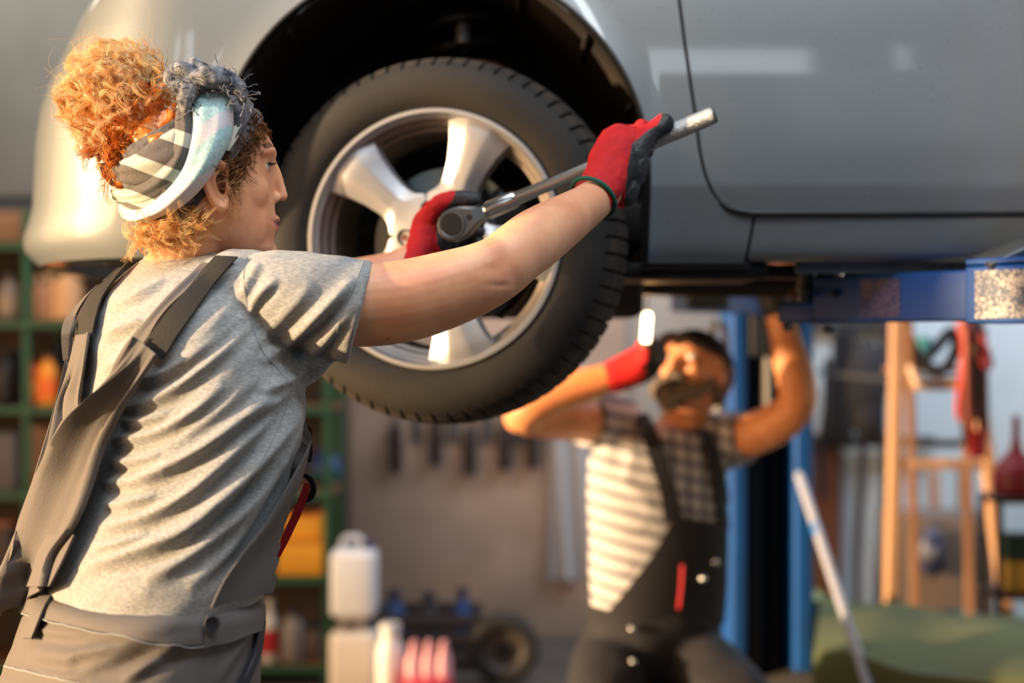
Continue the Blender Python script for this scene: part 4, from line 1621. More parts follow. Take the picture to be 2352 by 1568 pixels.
def bun_seed(rg):
    v = Vector((rg.gauss(0, 1), rg.gauss(0, 1), rg.gauss(0, 1))).normalized()
    k = rg.uniform(.72, 1.06)
    lump = 1 + .14 * noise.noise(v * 2.3)
    p = BC + Vector((v.x * BR.x, v.y * BR.y, v.z * BR.z)) * k * lump
    d = v.cross(Vector((rg.gauss(0, 1), rg.gauss(0, 1), rg.gauss(0, 1)))).normalized()
    return p, (d + v * .1).normalized(), rg.choice((.008, .011, .015, .020)), rg.uniform(.0028, .0040), rg.uniform(.00026, .00042)


def root_seed(rg):
    # hair sweeping from the back of the head up into the bun
    a = rg.random()
    q = curve([(250, 392), (300, 350), (360, 318), (405, 270)], 30)[int(a * 29)]
    p = P(q[0] + rg.gauss(0, 12), q[1] + rg.gauss(0, 14) - 12, 1.835 + rg.uniform(-.045, .05))
    d = ((BC + Vector((0, 0, -.02))) - p).normalized()
    return p, d, rg.uniform(.012, .03), .0034, rg.uniform(.0003, .00065)


core = MB()
core.ball(BC, tuple(BR * .74))
core.loft([head_ring(z, f - (.03 if z < .1 else .02), b_, w_ - .004 if z < .1 else w_, off=.004) for z, f, b_, w_ in SL[0:8]])
core.tube([BC, P(330, 300, 1.86), P(350, 350, 1.87)], [.045, .055, .06], 20)
cme = fuse(core, .004, 4)
V = verts_of(cme); N = normals_of(cme)
nz = np.array([noise.noise(Vector(tuple(v * 45))) + noise.noise(Vector(tuple(v * 90))) * .5 for v in V])
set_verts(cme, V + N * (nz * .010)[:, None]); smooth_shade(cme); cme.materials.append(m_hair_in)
cbvh = bvh_of(cme)
hair = link('hair', cme, woman)
hair['label'] = 'curly ginger hair gathered in a high bun'
strands(330, bun_seed, 0, 11, pts=24, kids=11, spread=.0034, follow=cbvh, foff=.013).obj('bun_curls', m_hair, hair, 0)
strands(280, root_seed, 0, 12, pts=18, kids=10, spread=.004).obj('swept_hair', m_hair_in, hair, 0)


def wisp_seed(rg):
    v = Vector((rg.gauss(0, 1), rg.gauss(0, .6), rg.gauss(.3, 1))).normalized()
    p = BC + Vector((v.x * BR.x, v.y * BR.y, v.z * BR.z)) * 1.0
    return p, (v + Vector((rg.gauss(0, .5), rg.gauss(0, .5), rg.gauss(0, .5)))).normalized(), rg.uniform(.008, .024), .0034, rg.uniform(.00016, .00026)


strands(300, wisp_seed, 0, 13, pts=18).obj('stray_curls', m_hair, hair, 0)
body_bvh = bvh_of(body_me)


def on_body(px, py, off=.001):
    l, n_ = cast(body_bvh, px, py)
    if l is None:
        return P(px, py, 1.82), Vector((0, -1, 0))
    return l + n_ * off, n_


def temple_seed(rg):
    # hairline from above the ear forward to the forehead
    c = curve([(585, 262), (560, 300), (535, 345), (512, 372)], 30)[rg.randrange(30)]
    k = rg.random()
    p, n_ = on_body(c[0] + k * 26 - 6 + rg.gauss(0, 5), c[1] + k * 20 + rg.gauss(0, 6), .001 + rg.random() * .008)
    d = (Vector((.6, -.2, -.55)) + n_ * .2 + Vector((rg.gauss(0, .4), rg.gauss(0, .3), rg.gauss(0, .4)))).normalized()
    return p, d, rg.uniform(.006, .016), .0024, rg.uniform(.00022, .00045)


strands(130, temple_seed, 0, 14, pts=15, kids=5, spread=.0015, follow=body_bvh, foff=.004).obj('temple_hair', m_hair_dk, hair, 0)


def hairline_patch_seed(rg):
    a, b = rg.random(), rg.random()
    L_ = np.array([(520, 350), (556, 285), (580, 255)]); R_ = np.array([(548, 408), (570, 340), (600, 282)])
    l = curve(L_, 20)[int(a * 19)]; r = curve(R_, 20)[int(a * 19)]
    q = l * (1 - b) + r * b
    p, n_ = on_body(q[0], q[1], .0015 + rg.random() * .003)
    d = (Vector((-.75, 0, -.65)) + Vector((rg.gauss(0, .22), 0, rg.gauss(0, .22)))).normalized()
    return p, d, rg.uniform(.02, .06), .0026, rg.uniform(.00025, .0004)


strands(260, hairline_patch_seed, 0, 15, pts=16, kids=7, spread=.003, follow=body_bvh, foff=.003).obj('side_hair', m_hair_dk, hair, 0)


def sideburn_seed(rg):
    t = rg.random()
    p, n_ = on_body(528 + rg.gauss(0, 7), 395 + 110 * t, .001)
    return p, (Vector((rg.gauss(.3, .5), -.5, rg.gauss(-.6, .5))) + n_ * .2).normalized(), rg.uniform(.006, .014), .0024, rg.uniform(.0002, .00032)


strands(95, sideburn_seed, 0, 16, pts=14).obj('sideburn_wisps', m_hair, hair, 0)


def nape_seed(rg):
    a = rg.random()
    q = curve([(330, 508), (380, 512), (430, 490), (470, 462)], 30)[int(a * 29)]
    p, n_ = on_body(q[0] + rg.gauss(0, 6), q[1] + rg.uniform(-8, 50) * (1 - a * .4), .002 + rg.random() * .010)
    d = (Vector((-.35, -.2, -.75)) + n_ * .2 + Vector((rg.gauss(0, .35), rg.gauss(0, .3), rg.gauss(0, .3)))).normalized()
    return p, d, rg.uniform(.008, .026), .0030, rg.uniform(.00025, .0005)


strands(150, nape_seed, 0, 17, pts=14, kids=6, spread=.003).obj('nape_hair', m_hair, hair, 0)
# small earring-like hair clip at the back of the scarf
m_clip = mat('clip_pearl', lin(240, 226, 190), .15, coat=1)
MB().ball(P(225, 365, 1.845), .0042).obj('hair_clip', m_clip, hair)
# ------------------------------------------------------------------ the man under the car
m_skin2 = skin_mat('weathered_skin', lin(236, 164, 116), lin(214, 138, 94), False)
man = thing('person', 'bearded man in striped shirt, cap and dark overalls, reaching up under the car', 'person', (.4, 3.8, 0))
MF = Vector((-.52, -.72, .46)).normalized()
ML = Vector((0, 0, 1)).cross(MF).normalized()
MU = MF.cross(ML).normalized()
MH = P(1588, 862, 3.72)


def Mh(x, y, z, s=1.05):
    return MH + (MF * x + ML * y + MU * z) * s


def ring_m(z, fr, bk, hw, off=0.0, n=32):
    x0 = (fr + bk) / 2
    out = []
    for q in ang(n):
        c, s_ = math.cos(q), math.sin(q)
        ax_ = (fr - x0) if c > 0 else (x0 - bk)
        out.append(Mh(x0 + (ax_ + off) * math.copysign(abs(c) ** .88, c), (hw + off) * s_ * (1 - .14 * max(0, c) ** 2), z))
    return out


RM = Matrix((MF, ML, MU)).transposed()
mm = MB()
mm.loft([ring_m(z - .02, f, b_, w_) for z, f, b_, w_ in SL])
mm.tube([Mh(.072, 0, .032), Mh(.086, 0, .0), Mh(.098, 0, -.018)], [.009, .009, .013], 12, smooth=3)
for sg in (1, -1):
    mm.tube([Mh(.062, .046 * sg, .036), Mh(.082, .024 * sg, .040), Mh(.084, .008 * sg, .036)], [.007, .010, .008], 10, smooth=3)
    mm.ball(Mh(.055, .038 * sg, -.012), (.026, .022, .02), RM)
    mm.ball(Mh(.078, .012 * sg, -.022), (.011, .009, .008), RM)
    mm.ball(Mh(-.01, .078 * sg, .0), (.018, .007, .03), RM)
mm.tube([Mh(.066, .02, -.052), Mh(.087, 0, -.050), Mh(.066, -.02, -.052)], [.005, .007, .005], 10, smooth=3)
mm.tube([MH - MU * .02 - MF * .03, P(1580, 940, 3.80), P(1560, 1010, 3.84)], [.060, .060, .075], 20, smooth=3)
MW, MD = Vector((1, .22, 0)).normalized(), Vector((.22, -1, 0)).normalized()
MT = [(975, 1440, 1640, 3.84), (1000, 1380, 1672, 3.83), (1050, 1348, 1676, 3.82), (1130, 1346, 1670, 3.81), (1230, 1350, 1672, 3.80), (1320, 1350, 1668, 3.80), (1400, 1356, 1656, 3.81), (1470, 1346, 1650, 3.82)]


def man_ring(py, xl, xr, d, shrink=0.0, n=44, k=.72):
    a = (xr - xl) / 2 / F * d / 1.01 - shrink
    b = a * k - shrink * .2
    c = P((xl + xr) / 2, py, d)
    return [c + MW * a * math.copysign(abs(math.cos(q)) ** .88, math.cos(q)) + MD * b * math.copysign(abs(math.sin(q)) ** .88, math.sin(q)) for q in ang(n)]


mm.loft([man_ring(*t, shrink=.02) for t in MT])
RA_ = [(1395, 968, 3.80, .060), (1330, 962, 3.72, .058), (1262, 960, 3.64, .054), (1205, 952, 3.57, .049), (1235, 925, 3.54, .047), (1300, 897, 3.535, .047), (1365, 878, 3.53, .040), (1415, 862, 3.53, .033), (1450, 850, 3.53, .030)]
mm.tube([P(*q[:3]) for q in RA_], [q[3] for q in RA_], 20, smooth=3)
mm.ball(P(1192, 958, 3.57), .040)
LA_ = [(1655, 1010, 3.82, .060), (1720, 1000, 3.78, .058), (1790, 968, 3.74, .055), (1828, 930, 3.71, .050), (1828, 880, 3.70, .051), (1812, 810, 3.70, .045), (1795, 745, 3.70, .036), (1782, 700, 3.70, .031)]
mm.tube([P(*q[:3]) for q in LA_], [q[3] for q in LA_], 20, smooth=3)
bme2 = fuse(mm, .005, 4)
smooth_shade(bme2); bme2.materials.append(m_skin2)
link('body', bme2, man)
for sg in (1, -1):
    e = MB().ball(Mh(.0715, .031 * sg, .018), .0125, n=16, k=10)
    e.ball(Mh(.0800, .031 * sg, .019), .0058, mi=1, n=12, k=8)
    e.obj('eye', [m_eye, m_iris], man)
# beard, hair and cap
m_beard = mat('grey_beard', lin(108, 94, 84), .9, noise_scale=60, noise_amt=.6, bump=1, bump_scale=120)
bd_ = MB()
bd_.tube([Mh(.02, .072, -.03), Mh(.05, .055, -.066), Mh(.082, .0, -.080), Mh(.05, -.055, -.066), Mh(.02, -.072, -.03)], [.014, .022, .030, .022, .014], 16, smooth=4)
bd_.ball(Mh(.072, 0, -.098), (.030, .034, .034), RM)
bd_.tube([Mh(.074, .026, -.046), Mh(.094, 0, -.038), Mh(.074, -.026, -.046)], [.007, .009, .007], 10, smooth=3)
b2 = fuse(bd_, .004, 2)
V = verts_of(b2); N = normals_of(b2)
set_verts(b2, V + N * np.array([noise.noise(Vector(tuple(v * 70))) * .006 for v in V])[:, None])
smooth_shade(b2); b2.materials.append(m_beard); link('beard', b2, man)
hb_ = MB().loft([ring_m(z - .02, f - .06, b_, w_, off=.008) for z, f, b_, w_ in SL[3:11]])
hb_.obj('hair', m_beard, man, 0)
m_cap = mat('cap_cloth', lin(30, 30, 38), .85, bump=.4, bump_scale=300)
cp = MB().loft([ring_m(z - .012, f, b_, w_, off=.011) for z, f, b_, w_ in SL[0:6]])
for k, (rr0, zz) in enumerate(((0, .052), (.002, .060))):
    pass
brim = []
for q in np.linspace(-1.1, 1.1, 15):
    a_ = Mh(-.01 + math.cos(q) * .088, math.sin(q) * .080, .044)
    b_ = Mh(.005 + math.cos(q) * .135, math.sin(q) * .084, .048 - .01 * abs(q))
    brim.append([a_, b_, b_ + MU * .004, a_ + MU * .006])
cp.grid(brim, closed=True)
cp.obj('cap', m_cap, man, 40)


# striped shirt: bands woven into the cloth, checked towards the front placket
def shirt_mat():
    m = mat('striped_cotton', lin(214, 212, 214), .85, bump=.2, bump_scale=300)
    nt = m.node_tree; b = nt.nodes['Principled BSDF']
    tc = nt.nodes.new('ShaderNodeTexCoord'); sp_ = nt.nodes.new('ShaderNodeSeparateXYZ')
    nt.links.new(tc.outputs['Object'], sp_.inputs[0])

    def band(sock, freq, thr, soft=.25, skew=None):
        x = sock
        if skew:
            a = nt.nodes.new('ShaderNodeMath'); a.operation = 'MULTIPLY_ADD'; a.inputs[1].default_value = skew
            nt.links.new(sp_.outputs[0], a.inputs[0]); nt.links.new(sock, a.inputs[2]); x = a.outputs[0]
        a = nt.nodes.new('ShaderNodeMath'); a.operation = 'MULTIPLY'; a.inputs[1].default_value = freq * 2 * PI
        s_ = nt.nodes.new('ShaderNodeMath'); s_.operation = 'SINE'
        c = nt.nodes.new('ShaderNodeMapRange'); c.inputs['From Min'].default_value = thr; c.inputs['From Max'].default_value = thr + soft
        nt.links.new(x, a.inputs[0]); nt.links.new(a.outputs[0], s_.inputs[0]); nt.links.new(s_.outputs[0], c.inputs['Value'])
        return c.outputs[0]
    hz = band(sp_.outputs[2], 24.5, .45, .3, .22)
    vt = band(sp_.outputs[0], 24.5, .55, .3)
    msk = nt.nodes.new('ShaderNodeMapRange'); msk.inputs['From Min'].default_value = .385; msk.inputs['From Max'].default_value = .40
    nt.links.new(sp_.outputs[0], msk.inputs['Value'])
    mu = nt.nodes.new('ShaderNodeMath'); mu.operation = 'MULTIPLY'
    nt.links.new(vt, mu.inputs[0]); nt.links.new(msk.outputs[0], mu.inputs[1])
    mx = nt.nodes.new('ShaderNodeMath'); mx.operation = 'MAXIMUM'
    nt.links.new(hz, mx.inputs[0]); nt.links.new(mu.outputs[0], mx.inputs[1])
    col = nt.nodes.new('ShaderNodeMix'); col.data_type = 'RGBA'
    nt.links.new(mx.outputs[0], col.inputs[0])
    col.inputs[6].default_value = lin(188, 186, 190); col.inputs[7].default_value = lin(96, 92, 104)
    nt.links.new(col.outputs[2], b.inputs['Base Color'])
    return m


ms = MB()
ms.loft([man_ring(*t) for t in MT])
ms.tube([P(1440, 985, 3.83), P(1390, 968, 3.80), P(1345, 964, 3.745)], [.075, .080, .072], 24, smooth=3, dome=False)
ms.tube([P(1610, 1010, 3.83), P(1670, 1010, 3.815), P(1712, 1003, 3.785)], [.070, .078, .072], 24, smooth=3, dome=False)
msm = fuse(ms, .006, 10)
V = verts_of(msm); N = normals_of(msm); px, py = project(V)
MFOLD = [([(1360, 1060), (1420, 1100), (1500, 1160)], .006, 14), ([(1356, 1200), (1420, 1220), (1490, 1215)], .005, 12), ([(1385, 930), (1400, 1000), (1380, 1080)], .007, 12), ([(1640, 1060), (1660, 1020), (1690, 1000)], .006, 9),
         ([(1360, 1290), (1420, 1310), (1460, 1300)], .005, 12), ([(1430, 960), (1450, 1040), (1430, 1120)], .005, 14)]
V = V + N * (fold_field(px, py, MFOLD))[:, None]
set_verts(msm, V); smooth_shade(msm); msm.materials.append(shirt_mat())
mshirt = link('striped_shirt', msm, man)
mbvh = bvh_of(msm)
m_over = mat('black_overall_cloth', lin(27, 27, 36), .85, noise_scale=12, noise_amt=.2, bump=.3, bump_scale=200)
tp = MB()
tp.loft([man_ring(py_, xl, xr, d) for py_, xl, xr, d in ((1385, 1350, 1664, 3.80), (1430, 1346, 1660, 3.80), (1500, 1336, 1662, 3.80), (1560, 1330, 1670, 3.80))])
hipL, hipR = P(1590, 1530, 3.80), P(1410, 1530, 3.80)
for hp, kn_, an in ((hipL, Vector((.60, 3.50, .47)), Vector((.62, 3.66, .09))), (hipR, Vector((.22, 3.50, .46)), Vector((.18, 3.75, .09)))):
    tp.tube([hp, (hp + kn_) / 2 + Vector((0, -.02, .03)), kn_, (kn_ + an) / 2, an], [.115, .105, .085, .078, .068], 20, smooth=4)
tpm = fuse(tp, .008, 6)
V = verts_of(tpm); N = normals_of(tpm)
set_verts(tpm, V + N * np.array([noise.noise(Vector((v[0] * 9, v[1] * 9, v[2] * 16))) * .010 for v in V])[:, None])
smooth_shade(tpm); tpm.materials.append(m_over)
mov = link('overalls', tpm, man)
cpatch('bib', mbvh, [(1546, 1185), (1505, 1262), (1460, 1325), (1408, 1392), (1380, 1430)], [(1672, 1205), (1676, 1270), (1676, 1330), (1672, 1392), (1668, 1430)], .008, .004, m_over, mov, nu=24, nv=14)
cpatch('overall_strap', mbvh, [(1462, 952), (1488, 1050), (1512, 1120), (1524, 1195)], [(1494, 948), (1526, 1050), (1550, 1120), (1566, 1195)], .008, .004, m_over, mov, nu=20, nv=5)
cpatch('overall_strap', mbvh, [(1600, 990), (1622, 1060), (1636, 1130), (1648, 1215)], [(1626, 990), (1650, 1060), (1664, 1130), (1674, 1215)], .008, .004, m_over, mov, nu=20, nv=5)
MB().tube([P(1568, 1300, 3.63), P(1566, 1345, 3.63), P(1560, 1395, 3.63)], .005, 8).obj('red_piping', m_redt, mov)
for bx_, by_ in ((1640, 1288), (1612, 1326), (1450, 1440), (1452, 1516)):
    l_, n_ = cast(mbvh if by_ < 1400 else bvh_of(tpm), bx_, by_)
    if l_ is not None:
        MB().ball(l_ + Vector((0, -.016, 0)), .009, n=12, k=8).obj('button', m_chrome, mov)
for kn_, an in ((0, Vector((.62, 3.66, 0))), (0, Vector((.18, 3.75, 0)))):
    b_ = MB().tube([an + Vector((0, 0, .055)), an + Vector((0, 0, .14))], [.05, .05], 16)
    b_.tube([an + Vector((0, .04, .05)), an + Vector((0, -.08, .05)), an + Vector((0, -.20, .045))], [.048, .05, .042], 16, smooth=3)
    q = fuse(b_, .008, 3); Vb = verts_of(q); Vb[:, 2] = np.maximum(Vb[:, 2], .002); set_verts(q, Vb); smooth_shade(q); q.materials.append(m_boot)
    link('boot', q, man)


def mg_right(g):
    g.tube([P(1408, 866, 3.53), P(1440, 852, 3.53), P(1475, 836, 3.53), P(1500, 815, 3.53)], [.041, .044, .046, .038], 18, smooth=3)
    for k in range(4):
        g.tube([P(1500 + 4 * k, 806 + 11 * k, 3.525), P(1508, 790 + 13 * k, 3.49), P(1484, 786 + 13 * k, 3.47), P(1470, 792 + 13 * k, 3.49)], [.0135, .0125, .0115, .0105], 12, smooth=3)
    g.tube([P(1470, 820, 3.50), P(1478, 795, 3.48), P(1492, 780, 3.48)], [.017, .014, .012], 12, smooth=3)


def mg_right_test(c):
    px_, py_ = project(c)
    return px_ > 1486 - (py_ - 830) * .2


g_ = glove('work_glove', mg_right, mg_right_test, man, .0035)
g_['label'] = 'red glove with black fingers beside the face'


def mg_left(g):
    g.tube([P(1786, 712, 3.70), P(1778, 685, 3.70), P(1768, 655, 3.70)], [.036, .042, .044], 18, smooth=3)
    for k in range(4):
        g.tube([P(1740 + 17 * k, 650, 3.69), P(1736 + 17 * k, 632, 3.68), P(1734 + 17 * k, 616, 3.70)], [.0135, .0125, .0115], 12, smooth=3)
    g.tube([P(1790, 680, 3.68), P(1806, 664, 3.67), P(1806, 645, 3.67)], [.015, .014, .012], 12, smooth=3)


g_ = glove('work_glove', mg_left, lambda c: c[:, 2] > P(0, 728, 3.7).z, man, .0035)
g_['label'] = 'dark red glove pressed up under the car'

# glowing inspection lamp in his right hand
m_glow = mat('glowing_tube', (1.0, .80, .48), .3, emit=9)
lp = thing('inspection_lamp', 'small glowing tube lamp hanging above the red glove of the bearded man', 'lamp', tuple(P(1484, 790, 3.44)))
MB().tube([P(1483, 780, 3.44), P(1487, 726, 3.44)], .0105, 14).obj('tube', m_glow, lp)
MB().tube([P(1482, 800, 3.44), P(1483, 786, 3.44)], .013, 14, dome=False).obj('handle', m_plastic, lp)
MB().tube([P(1487, 722, 3.44), P(1488, 690, 3.44), P(1494, 672, 3.44), P(1490, 660, 3.44)], .0045, 8, smooth=4).obj('hook', m_chrome, lp)

_l = light('inspection_glow', 'POINT', tuple(P(1470, 752, 3.40)), (0, 0, -1), 2.0, (1.0, .50, .16), shadow_soft_size=.02)
_l.parent = lp
_l.matrix_parent_inverse = lp.matrix_basis.inverted()
# ------------------------------------------------------------------ the blue lift
m_blue = mat('lift_blue', lin(6, 72, 148), .5, noise_scale=6, noise_amt=.12)
m_bluedk = mat('lift_inside', lin(14, 22, 36), .6)


def speckle(name, base, fleck):
    m = mat(name, base, .5, metal=.1)
    nt = m.node_tree; b = nt.nodes['Principled BSDF']
    tc = nt.nodes.new('ShaderNodeTexCoord')
    v = nt.nodes.new('ShaderNodeTexVoronoi'); v.inputs['Scale'].default_value = 330
    n = nt.nodes.new('ShaderNodeTexNoise'); n.inputs['Scale'].default_value = 18
    nt.links.new(tc.outputs['Object'], v.inputs['Vector']); nt.links.new(tc.outputs['Object'], n.inputs['Vector'])
    sc = nt.nodes.new('ShaderNodeSeparateColor'); nt.links.new(v.outputs['Color'], sc.inputs[0])
    mu = nt.nodes.new('ShaderNodeMath'); mu.operation = 'MULTIPLY'
    nt.links.new(sc.outputs[0], mu.inputs[0]); nt.links.new(n.outputs[0], mu.inputs[1])
    r = nt.nodes.new('ShaderNodeValToRGB'); r.color_ramp.elements[0].position = .24; r.color_ramp.elements[1].position = .40
    r.color_ramp.elements[0].color = base; r.color_ramp.elements[1].color = fleck
    nt.links.new(mu.outputs[0], r.inputs[0]); nt.links.new(r.outputs[0], b.inputs['Base Color'])
    return m


m_speck = speckle('worn_glitter_decal', lin(60, 74, 100), lin(190, 176, 166))
m_speck2 = speckle('worn_pink_decal', lin(48, 56, 104), lin(110, 92, 116))
lift = thing('car_lift', 'blue two-post car lift, one column behind the man and an arm under the sill', 'lift', (.85, 3.3, 0))
CXL, CYL = .835, 4.72
col = MB()
col.box((CXL - .105, CYL - .03, 1.95), (.050, .24, 3.9), bev=.008)
col.box((CXL + .105, CYL - .03, 1.95), (.060, .24, 3.9), bev=.008)
col.box((CXL, CYL + .085, 1.95), (.26, .02, 3.9))
col.box((CXL, CYL + .02, .01), (.33, .40, .02))
col.obj('column', m_blue, lift)
ins = MB()
ins.box((CXL - .03, CYL + .02, 1.9), (.06, .08, 3.7), bev=.01)
ins.box((CXL + .045, CYL + .04, 1.9), (.04, .05, 3.7), bev=.01)
ins.obj('slide_rail', m_bluedk, lift)
MB().tube([(CXL - .012, CYL - .12, .9 + .35), (CXL - .012, CYL - .12, 1.60)], .0115, 14).obj('hydraulic_rod', mat('rod_white', lin(226, 222, 218), .35), lift)
MB().box((CXL + .02, CYL - .08, 1.55), (.18, .14, .30), bev=.01).obj('carriage', m_bluedk, lift)
col2 = MB()
for dx in (-.105, .105):
    col2.box((1.12 + dx, 1.90, 1.95), (.05, .24, 3.9), bev=.008)
col2.box((1.12, 1.785, 1.95), (.26, .02, 3.9))
col2.box((1.12, 1.83, .01), (.5, .5, .02))
col2.obj('column', m_blue, lift)


def beam(a, b, w, h, bev=.004):
    a, b = Vector(a), Vector(b)
    d = b - a
    return MB().box((a + b) / 2, (d.length, w, h), math.atan2(d.y, d.x), bev=bev)


# far arm
fa = beam(P(1566, 692, 4.05), P(1756, 690, 4.60), .07, .075); fa.obj('arm', m_blue, lift)
MB().box(P(1610, 692, 4.10), (.14, .09, .05), .5, bev=.006).obj('arm_joint', m_bluedk, lift)
MB().lathe([(0, 0), (.05, 0), (.05, .02), (.03, .03), (.03, .06), (0, .06)], 24, c=P(1560, 670, 4.05)).obj('support_pad', m_plastic, lift)
# near arm, from the near column forward to the jacking point
zb = 1.484
a0, a1 = Vector((.585, 2.645, zb + .0425)), Vector((1.06, 2.02, zb + .0425))
dA = (a1 - a0).normalized()
arm1 = beam(a0, a1, .08, .084)
arm = arm1.obj('arm', m_blue, lift)
b0 = a0 + dA * .335
beam(b0, a1, .10, .094).obj('outer_arm', m_blue, lift)
MB().box(b0 + dA * .18 + Vector((0, 0, .054)), (.36, .10, .010), math.atan2(dA.y, dA.x), bev=.003).obj('arm_top_plate', m_blue, lift)
nrm = Vector((dA.y, -dA.x, 0))


def on_arm(t, dz, w, h, off, name, m):
    c = a0 + dA * t + nrm * off + Vector((0, 0, dz))
    if nrm.y > 0:
        c = a0 + dA * t - nrm * off + Vector((0, 0, dz))
    return MB().box(c, (w, .0016, h), math.atan2(dA.y, dA.x)).obj(name, m, lift)


on_arm(.155, 0, .085, .066, .0405, 'worn_decal', m_speck2)
on_arm(.455, 0, .20, .078, .0508, 'worn_decal', m_speck)
MB().tube([a0 + dA * .055 + nrm * (-.045 if nrm.y > 0 else .045) + Vector((0, 0, .012)), a0 + dA * .055 + Vector((0, 0, .012))], .008, 12).obj('lock_pin', m_plastic, lift)
# adapter plate, threaded pad and bolts
pc = a0 - dA * .035
MB().box(pc + Vector((0, 0, -.022)), (.11, .07, .040), math.atan2(dA.y, dA.x), bev=.006).obj('adapter_plate', m_blue, lift)
MB().lathe([(0, 0), (.022, 0), (.022, .03), (.018, .034), (.018, .075), (.030, .080), (.030, .090), (0, .090)], 24, c=pc + Vector((-.01, 0, -.005))).obj('screw_pad', m_cast, lift)
for k, (dx, dz) in enumerate(((-.055, -.05), (-.045, .01), (.02, -.055), (.03, .02))):
    MB().lathe([(0, 0), (.009, 0), (.009, .012), (.006, .016), (.006, .035), (0, .035)], 6, c=pc + Vector((dx, -.04, dz)), M=Matrix.Rotation(PI / 2, 3, 'X')).obj('bolt', m_rust if k % 2 else m_cast, lift)
MB().tube([pc + Vector((.04, -.03, .02)), pc + Vector((.045, -.03, .075))], .010, 12).obj('chrome_pin', m_chrome, lift)

# bare metal jack pad seen at the right end of the sill
jp = MB().box(P(2322, 574, 2.34), (.11, .08, .012), 0, bev=.003, M=Matrix.Rotation(math.radians(-24), 3, 'Y') @ Matrix.Rotation(.2, 3, 'X'))
jp.box(P(2338, 592, 2.37), (.07, .05, .03), bev=.008)
jp.obj('jacking_bracket', m_cast, car)

# ------------------------------------------------------------------ shelving along the back wall
m_green = mat('shelf_green', lin(22, 78, 54), .5)
m_shelfwood = mat('shelf_board', lin(120, 76, 46), .7, noise_scale=6, noise_amt=.3, stretch=(.3, 4, 1))
SY = 6.0
LV = [1.87, 1.54, 1.18, .82, .465, .09]
XL, XR = -2.52, -.765
shelf = thing('shelving_unit', 'long green steel shelving unit with brown boards along the back wall', 'shelf', ((XL + XR) / 2, SY + .2, 0))
for x in (XL, (62 - CX) / F * SY, -1.42, XR - .012):
    for y in (SY, SY + .40):
        MB().box((x, y, 1.0), (.032, .032, 2.0), bev=.003).obj('post', m_green, shelf)
for z in LV:
    s_ = MB().box(((XL + XR) / 2, SY + .2, z - .015), (XR - XL, .40, .02)).obj('shelf_board', m_shelfwood, shelf)
    MB().box(((XL + XR) / 2, SY - .018, z - .018), (XR - XL, .012, .030)).obj('shelf_edge', m_green, s_)
MB().box(((XL + XR) / 2, SY + .42, 1.0), (XR - XL, .01, 1.9)).obj('back_sheet', mat('shelf_back', lin(66, 52, 44), .8, noise_scale=3, noise_amt=.3), shelf)

_m = {}


def cm(name, rgb, rough=.45, **kw):
    k = (name, rgb)
    if k not in _m:
        _m[k] = mat(name, lin(*rgb), rough, **kw)
    return _m[k]


def bottle(kind, px, py_base, d, w, h, rgb, cap, label, cat='bottle', band=None, neck=.35, group=None):
    """a bottle standing at a pixel column on a given level; w and h in metres"""
    x = (px - CX) / F * d
    z = py_base
    t = thing(kind, label, cat, (x, d, z), group=group)
    r = w / 2
    MB().lathe([(0, .001), (r * .92, .001), (r, .008), (r, h * .62), (r * .92, h * .70), (r * neck, h * .84), (r * neck, h * .90), (0, h * .90)], 24, c=(x, d, z)).obj('bottle_body', cm(kind + '_plastic', rgb), t)
    MB().lathe([(0, h * .90), (r * neck * 1.25, h * .90), (r * neck * 1.2, h), (0, h)], 16, c=(x, d, z)).obj('cap', cm(kind + '_cap', cap), t)
    if band:
        MB().lathe([(r * 1.01, h * .15), (r * 1.015, h * .16), (r * 1.015, h * .52), (r * 1.01, h * .53)], 24, c=(x, d, z)).obj('label_band', cm(kind + '_label', band), t)
    return t


def carton(kind, px, z, d, w, dp, h, rgb, label, cat='box', rot=0.0, lid=None, group=None):
    x = (px - CX) / F * d
    t = thing(kind, label, cat, (x, d, z), group=group)
    MB().box((x, d, z + h / 2 + .001), (w, dp, h), rot, bev=.004).obj('box_body', cm(kind + '_card', rgb, .7), t)
    MB().box((x, d, z + h + .003), (w * 1.01, dp * 1.01, .008), rot, bev=.002).obj('lid', cm(kind + '_lid', lid or tuple(int(c * .8) for c in rgb), .7), t)
    return t


def jug(kind, px, z, d, w, dp, h, rgb, cap, label, cat='jerrycan', group=None):
    x = (px - CX) / F * d
    t = thing(kind, label, cat, (x, d, z), group=group)
    g = MB().box((x, d, z + h * .43), (w, dp, h * .84), bev=.028)
    g.obj('tank', cm(kind + '_plastic', rgb, .5), t)
    MB().tube([(x - w * .28, d, z + h * .80), (x - w * .22, d, z + h * .97), (x + w * .12, d, z + h * .97), (x + w * .16, d, z + h * .82)], .014, 10, smooth=4).obj('handle', cm(kind + '_plastic', rgb, .5), t)
    MB().lathe([(0, h * .84), (.026, h * .84), (.026, h * .95), (0, h * .95)], 16, c=(x + w * .30, d, z)).obj('cap', cm(kind + '_cap', cap), t)
    return t


